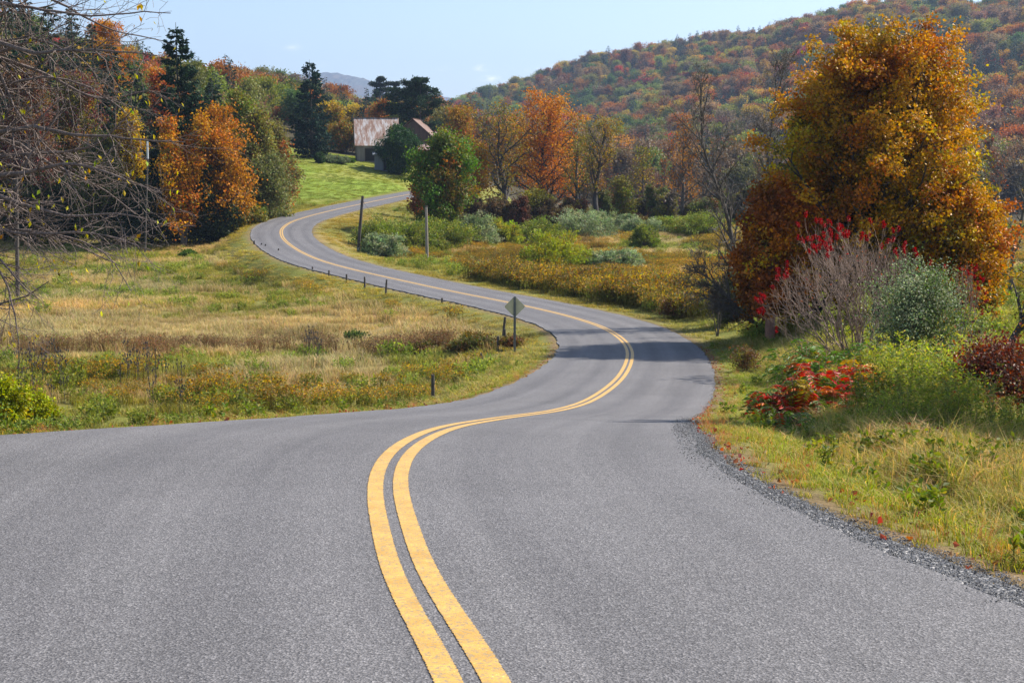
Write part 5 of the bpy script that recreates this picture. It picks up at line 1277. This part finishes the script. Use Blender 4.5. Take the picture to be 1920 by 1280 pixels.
for zz in (S-.2, S-.7):
    m = MB(); m.tube([[0, -.05, zz], [0, .018, zz]], [.012, .012], 8); m.build('bolt', M['tag'], r)

# ------------------------------------------------------------------ barns
def wood_wall(name, c1, c2, sc=5):
    m, nt, out = new_mat(name); co = objco(nt)
    mp = N(nt, 'ShaderNodeMapping'); mp.inputs['Scale'].default_value = (sc, sc, .25); L(nt, co, mp.inputs[0])
    f = noise(nt, 1, 5, .7, mp.outputs[0]); c = ramp(nt, f, [(.3, c1), (.7, c2)])
    p = N(nt, 'ShaderNodeBsdfPrincipled'); p.inputs['Roughness'].default_value = .85; L(nt, c, p.inputs['Base Color']); L(nt, p.outputs[0], out.inputs[0]); return m
def rust_roof():
    m, nt, out = new_mat('rusty_metal_roof'); co = objco(nt)
    mp = N(nt, 'ShaderNodeMapping'); mp.inputs['Scale'].default_value = (1.3, .35, .35); L(nt, co, mp.inputs[0])
    f = noise(nt, 1, 6, .7, mp.outputs[0]); c = ramp(nt, f, [(.42, (.42, .40, .40)), (.52, (.26, .17, .13)), (.62, (.17, .075, .045))])
    w = N(nt, 'ShaderNodeTexWave'); w.inputs['Scale'].default_value = 1.6; L(nt, co, w.inputs['Vector'])
    p = N(nt, 'ShaderNodeBsdfPrincipled'); p.inputs['Roughness'].default_value = .5; p.inputs['Metallic'].default_value = .15; L(nt, c, p.inputs['Base Color'])
    b = N(nt, 'ShaderNodeBump'); b.inputs['Strength'].default_value = .5; b.inputs['Distance'].default_value = .05; L(nt, w.outputs['Fac'], b.inputs['Height']); L(nt, b.outputs[0], p.inputs['Normal'])
    L(nt, p.outputs[0], out.inputs[0]); return m
M['roof'] = rust_roof(); M['wall_pale'] = wood_wall('pale_boards', (.12, .10, .09), (.28, .25, .22)); M['wall_dark'] = wood_wall('dark_boards', (.045, .03, .025), (.11, .07, .055)); M['shed_grey'] = wood_wall('grey_boards', (.16, .18, .20), (.27, .29, .31)); M['void'] = plain('dark_opening', (.02, .018, .016), .9)
M['roof_rust'] = plain('dark_rusty_roof', (.15, .085, .065), .7, 0, .3, 2)
M['roof_pink'] = plain('faded_red_roof', (.36, .24, .21), .6, 0, .2, 2)
def barn(name, label, loc, rz, Lx, Wy, hw, hrf, wall, roof, door, dark_side=None, over=.35):
    """ridge along local x"""
    r = thing(name, label, 'barn', loc, rz); hy_ = Wy/2
    w = MB(); t = .15
    w.box((0, -hy_+t/2, hw/2-.4), (Lx, t, hw+.8)); w.box((0, hy_-t/2, hw/2-.4), (Lx, t, hw+.8)); w.build('side_walls', M[wall], r)
    for s in (-1, 1):
        g = MB(); P = [[-hy_+t+.003, -.8], [hy_-t-.003, -.8], [hy_-t-.003, hw-.01], [0, hw+hrf*(1-.02)-.06], [-hy_+t+.003, hw-.01]]
        g.prism(P, -t/2, t/2); o = g.build('gable_wall', M[dark_side or wall], r, (s*(Lx/2-t/2-.002), 0, 0)); o.rotation_euler = (0, 0, pi/2)
    for s in (-1, 1):
        a = math.atan2(hrf, hy_); ln = sqrt(hrf**2+hy_**2)+over
        b = MB(); b.box((0, 0, 0), (Lx+2*over, ln, .07)); cy = s*(hy_/2+cos(a)*over/2+.0); cz = hw+hrf/2-sin(a)*over/2+.06
        o = b.build('roof', M[roof], r, (0, cy, cz)); o.rotation_euler = (-s*a, 0, 0)
    rb = MB(); rb.box((0, 0, hw+hrf+.13), (Lx+2*over+.05, .35, .06)); rb.build('ridge_cap', M[roof], r)
    for (x0, w_, h0, h1, nm) in door:
        d = MB(); d.box((x0, -hy_-.012, (h0+h1)/2), (w_, .05, h1-h0)); o = d.build(nm, M['void'], r)
        f = MB(); 
        for (fx, fz, fw, fh) in ((x0-w_/2-.06, (h0+h1)/2, .12, h1-h0+.24), (x0+w_/2+.06, (h0+h1)/2, .12, h1-h0+.24), (x0, h1+.06, w_-.01, .12)):
            f.box((fx, -hy_-.02, fz), (fw, .06, fh))
        f.build('frame', M['wall_dark'], o)
    return r
pb = at(706, 254); pb2 = hz(pb[0]-3, 250)
barn('barn', 'weathered barn with a rusty metal roof and pale boards above the lawn', (pb[0], pb[1], hz(pb[0]-3, 249)+.1), radians(8), 7.2, 8.6, 2.8, 4.7, 'wall_pale', 'roof', [(-1.3, 1.6, 0, 2.1, 'door'), (1.5, .9, 1.0, 1.9, 'window')], 'wall_dark')
pc2 = at(784, 268); barn('barn', 'dark brown barn with its gable end showing right of the round evergreen', (pc2[0], pc2[1], pc2[2]+1.7), radians(82), 9, 7.4, 3.2, 3.2, 'wall_dark', 'roof_rust', [(0, 1.8, 0, 2.2, 'door')], 'wall_dark')
pc4 = at(797, 258); barn('lean_to', 'low outbuilding with a faded pink roof in front of the dark gable', (pc4[0], pc4[1], pc4[2]+1.5), radians(10), 3.6, 3.4, 1.8, .9, 'wall_dark', 'roof_pink', [(0, .8, 0, 1.6, 'door')])
ps = at(722, 238); barn('shed', 'small blue-grey shed in front of the barn beside the round evergreen', (ps[0], ps[1], ps[2]), radians(4), 3.4, 3.0, 2.5, .35, 'shed_grey', 'shed_grey', [(.3, .8, 0, 1.9, 'door')])
pt = at(2, 118); barn('shed', 'small teal-roofed shed behind the bare branches at the left border', (pt[0]-1.2, pt[1], top_for(0, 118, 352)-2.3), radians(5), 4.5, 4, 2.1, .9, 'shed_grey', 'teal', [(0, .9, 0, 1.8, 'door')]) if False else None

# ------------------------------------------------------------------ overhanging bare tree on the left
def near_tree():
    rng = np.random.default_rng(8); D = 16.5; bx, by = -9.2, 17.5; p = np.array([bx, by, hz(bx, by)])
    r = thing('bare_tree', 'near bare tree, its long twiggy branches reaching in from the left border', 'tree', tuple(p))
    lines = []; tr = [(np.array([0, 0, -.3]), .26), (np.array([.1, -.1, 1.8]), .22), (np.array([.0, 0, 3.6]), .19), (np.array([.25, .1, 5.4]), .15), (np.array([.1, .1, 7.2]), .10), (np.array([.4, 0, 9.5]), .04)]
    tp = np.array([a for a, b in tr]); tr_ = np.array([b for a, b in tr]); lines.append((tp, tr_, 0))
    limbs = [ # image points (u,v,D) of each bough, start radius
     ([(-60, 112, 17), (0, 100, 16.8), (60, 78, 16.6), (110, 95, 16.4), (150, 140, 16)], .045), ([(-60, 80, 17), (0, 92, 16.5), (65, 112, 16.2), (110, 108, 16), (200, 107, 15.7), (290, 118, 15.4)], .05),
     ([(-60, 90, 17.2), (0, 104, 17), (110, 150, 16.8), (200, 190, 16.5), (280, 172, 16.3), (300, 160, 16.2)], .04), ([(-80, 230, 17), (0, 236, 16.6), (60, 225, 16.3), (130, 238, 16), (220, 242, 15.8), (340, 252, 15.6)], .05),
     ([(-80, 250, 17.5), (0, 250, 17.2), (50, 262, 17), (110, 300, 16.8), (190, 345, 16.6), (260, 400, 16.4)], .045), ([(-80, 350, 16.5), (0, 335, 16.2), (60, 325, 16), (130, 312, 15.8), (200, 330, 15.7), (300, 372, 15.5)], .06),
     ([(-80, 340, 16), (0, 362, 15.8), (70, 385, 15.6), (130, 402, 15.5), (220, 398, 15.4), (300, 412, 15.2)], .05), ([(-80, 400, 16), (0, 428, 15.8), (60, 440, 15.6), (140, 436, 15.5), (220, 446, 15.4), (290, 470, 15.3)], .045),
     ([(-80, 420, 15.8), (0, 470, 15.5), (30, 510, 15.4), (65, 545, 15.3)], .06), ([(-80, 520, 15.8), (-10, 500, 15.5), (20, 560, 15.4), (28, 600, 15.3), (35, 655, 15.2)], .045), ([(-60, 590, 16), (0, 568, 15.7), (50, 556, 15.6), (95, 528, 15.4)], .04),
     ([(-80, 10, 17), (0, 12, 16.8), (60, 20, 16.5), (130, 30, 16.2), (230, 22, 16), (310, 20, 15.8)], .035), ([(-80, 60, 17.5), (0, 40, 17.2), (50, 10, 17), (100, -30, 16.8)], .04), ([(-80, 180, 17), (0, 165, 16.8), (80, 150, 16.6), (170, 175, 16.4), (240, 230, 16.2)], .04),
     ([(-80, 300, 17), (0, 290, 16.8), (90, 285, 16.6), (180, 268, 16.4), (240, 210, 16.2), (262, 180, 16.1)], .045), ([(-80, 20, 17), (-20, 60, 16.8), (40, 190, 16.6), (120, 280, 16.4), (200, 340, 16.2)], .035), ([(-80, -60, 17), (20, -20, 16.8), (110, 20, 16.6), (190, 60, 16.4), (300, 80, 16.2)], .035),
     ([(-80, 460, 16.4), (0, 440, 16.1), (100, 455, 15.9), (180, 480, 15.7), (215, 505, 15.6), (250, 560, 15.5)], .03), ([(-80, 380, 16.9), (0, 395, 16.8), (90, 430, 16.6), (170, 470, 16.3), (230, 500, 16.1)], .03)]
    P = mk(n=[0, 0, 7, 0], maxl=3, ang=[40, 42, 46, 40], ratio=[.4, .42, .45, .4], t0=[.1, .1, .1, .1], wob=[.1, .1, .17, .2], trop=[0, -.01, .0, .0], seg=[.2, .2, .16, .1], taper=.75)
    P.n = [0, 9, 6, 0]; 
    twigs = []
    for pts, r0 in limbs:
        W = np.array([unproj(*a) for a in pts])-p
        j = np.argmin(np.abs(tp[:, 2]-(W[0, 2]-.6))); zt_ = min(max(W[0, 2]-.8, .8), 9); st = np.array([np.interp(zt_, tp[:, 2], tp[:, 0]), np.interp(zt_, tp[:, 2], tp[:, 1]), zt_])
        W = np.vstack([st, (st+W[0])/2+[0, 0, .15], W]); s0_ = np.r_[0, np.cumsum(np.linalg.norm(np.diff(W, axis=0), axis=1))]; s = np.linspace(0, s0_[-1], 34)
        C = np.c_[[np.interp(s, s0_, W[:, a])*.4+.6*cubic(s0_, W[:, a], s) for a in range(3)]].T+np.cumsum(rng.normal(0, .008, (34, 3)), 0)
        R = np.linspace(r0*1.2, .005, 34); lines.append((C, R, 1))
        T = np.gradient(C, axis=0); T /= np.linalg.norm(T, axis=1, keepdims=True); az = 0
        for k in range(24):
            i = int(10+rng.random()*23); az += 2.4; d = rot_about(rot_about(T[i], perp(T[i]), radians(rng.uniform(25, 62))), T[i], az)
            grow(rng, C[i], d, rng.uniform(.45, 1.5)*(1.15-i/50), max(.004, R[i]*.55), 2, mk(n=[0, 0, 7, 3], maxl=4 if False else 3, ang=[0, 0, 44, 40], ratio=[0, 0, .5, .4], t0=[0, 0, .12, .1], wob=[0, 0, .13, .18], trop=[0, 0, .0, .0], seg=[1, 1, .13, .12], taper=.7), lines)
    V, Q = tubes(lines, lambda r: 8 if r > .05 else (5 if r > .012 else 3))
    link('branches', mesh_np('branches', V, [Q], None, [M['bark_grey2']], smooth=True), r)
    tw = [l for l in lines if l[2] >= 2]; n = 300; C = np.array([tw[i][0][-1] for i in rng.integers(0, len(tw), n)])
    C = np.vstack([C[:200], np.repeat(C[200:225], 4, 0)+rng.normal(0, .05, (100, 3))])
    v, f, c = leaves(rng, C, .075*rng.uniform(.6, 1.2, len(C)), jit(rng, pick(rng, len(C), [(3, (.5, .42, .03)), (1, (.45, .26, .04)), (1, (.25, .3, .05))])), .5, .12, np.array([0, 0, -1.]), .6)
    link('leaves', mesh_np('leaves', v, [f], c, [M['leaf']]), r)
M['bark_grey2'] = bark_mat('bark_near', (.05, .037, .032), (.24, .18, .155), 8)
near_tree()

# ------------------------------------------------------------------ haze, sky, sun, camera
def haze_box():
    b = MB(); b.box((0, 4400, 340), (9600, 9000, 760)); m, nt, out = new_mat('haze_air')
    v = N(nt, 'ShaderNodeVolumePrincipled'); v.inputs['Density'].default_value = HAZE; v.inputs['Color'].default_value = (.50, .67, 1.0, 1); v.inputs['Anisotropy'].default_value = .3
    L(nt, v.outputs[0], out.inputs['Volume'])
    tag(b.build('haze', m), 'thin blue haze filling the valley air', kind='stuff')
HAZE = 1.2e-4
haze_box()

w = bpy.data.worlds.new('World'); scene.world = w; w.use_nodes = True; nt = w.node_tree; nt.nodes.clear()
out = N(nt, 'ShaderNodeOutputWorld'); bg = N(nt, 'ShaderNodeBackground'); bg.inputs['Strength'].default_value = .104
sky = N(nt, 'ShaderNodeTexSky'); sky.sky_type = 'NISHITA'; sky.sun_disc = False; sky.sun_elevation = SUN_EL; sky.sun_rotation = SUN_AZ
sky.altitude = 300; sky.air_density = 1.0; sky.dust_density = 1.3; sky.ozone_density = 1.2
co = N(nt, 'ShaderNodeTexCoord').outputs['Generated']
acc = None
def cloud(u, v, ru, rv, s):
    global acc
    x, y, z = ray(u, v); l = sqrt(x*x+y*y+z*z); c = (x/l, y/l, z/l)
    sb = N(nt, 'ShaderNodeVectorMath', operation='SUBTRACT'); L(nt, co, sb.inputs[0]); sb.inputs[1].default_value = c
    dv = N(nt, 'ShaderNodeVectorMath', operation='DIVIDE'); L(nt, sb.outputs[0], dv.inputs[0]); dv.inputs[1].default_value = (ru/F, ru/F, rv/F)
    ln = N(nt, 'ShaderNodeVectorMath', operation='LENGTH'); L(nt, dv.outputs[0], ln.inputs[0])
    mr = N(nt, 'ShaderNodeMapRange'); L(nt, ln.outputs['Value'], mr.inputs[0]); mr.inputs[1].default_value = 1; mr.inputs[2].default_value = 0; mr.inputs[3].default_value = 0; mr.inputs[4].default_value = s
    if acc is None: acc = mr.outputs[0]
    else:
        a = N(nt, 'ShaderNodeMath', operation='MAXIMUM'); L(nt, acc, a.inputs[0]); L(nt, mr.outputs[0], a.inputs[1]); acc = a.outputs[0]
for c in [(902, 128, 22, 8, .9), (922, 148, 30, 8, 1), (1043, 128, 16, 10, 1), (832, 129, 20, 6, .6), (1003, 132, 24, 7, .7), (547, 89, 22, 8, .5), (1640, -2, 60, 9, 1), (600, 120, 20, 6, .3)]: cloud(*c)
mp = N(nt, 'ShaderNodeMapping'); mp.inputs['Scale'].default_value = (1, 1, 2.6); L(nt, co, mp.inputs[0])
nf = noise(nt, 110, 5, .6, mp.outputs[0])
r1 = N(nt, 'ShaderNodeMapRange'); L(nt, nf, r1.inputs[0]); r1.inputs[1].default_value = .38; r1.inputs[2].default_value = .62
mu = N(nt, 'ShaderNodeMath', operation='MULTIPLY'); L(nt, acc, mu.inputs[0]); L(nt, r1.outputs[0], mu.inputs[1])
skc = mix(nt, mu.outputs[0], sky.outputs[0], (8.5, 8.4, 8.4))
L(nt, skc, bg.inputs['Color']); L(nt, bg.outputs[0], out.inputs[0])

sl = bpy.data.lights.new('sun', 'SUN'); sl.energy = 5.0; sl.angle = radians(.53); sl.color = (1, .935, .83)
so = bpy.data.objects.new('sun', sl); COL.objects.link(so)
from mathutils import Vector
sd = Vector((cos(SUN_EL)*sin(SUN_AZ), cos(SUN_EL)*cos(SUN_AZ), sin(SUN_EL))); so.rotation_euler = sd.to_track_quat('Z', 'Y').to_euler()

cam = bpy.data.cameras.new('camera'); cam.lens = 50; cam.sensor_width = 36; cam.clip_start = .1; cam.clip_end = 14000
co_ = bpy.data.objects.new('camera', cam); COL.objects.link(co_); co_.rotation_euler = (pi/2-PITCH, 0, 0); scene.camera = co_
scene.view_settings.view_transform = 'Standard'; scene.view_settings.look = 'None'; scene.view_settings.gamma = 1; scene.view_settings.exposure = 0.93
scene.cycles.max_bounces = 6; scene.cycles.transparent_max_bounces = 8; scene.cycles.volume_bounces = 0
scene.cycles.use_denoising = True
print('COVER', cover_counts, 'trees', n)
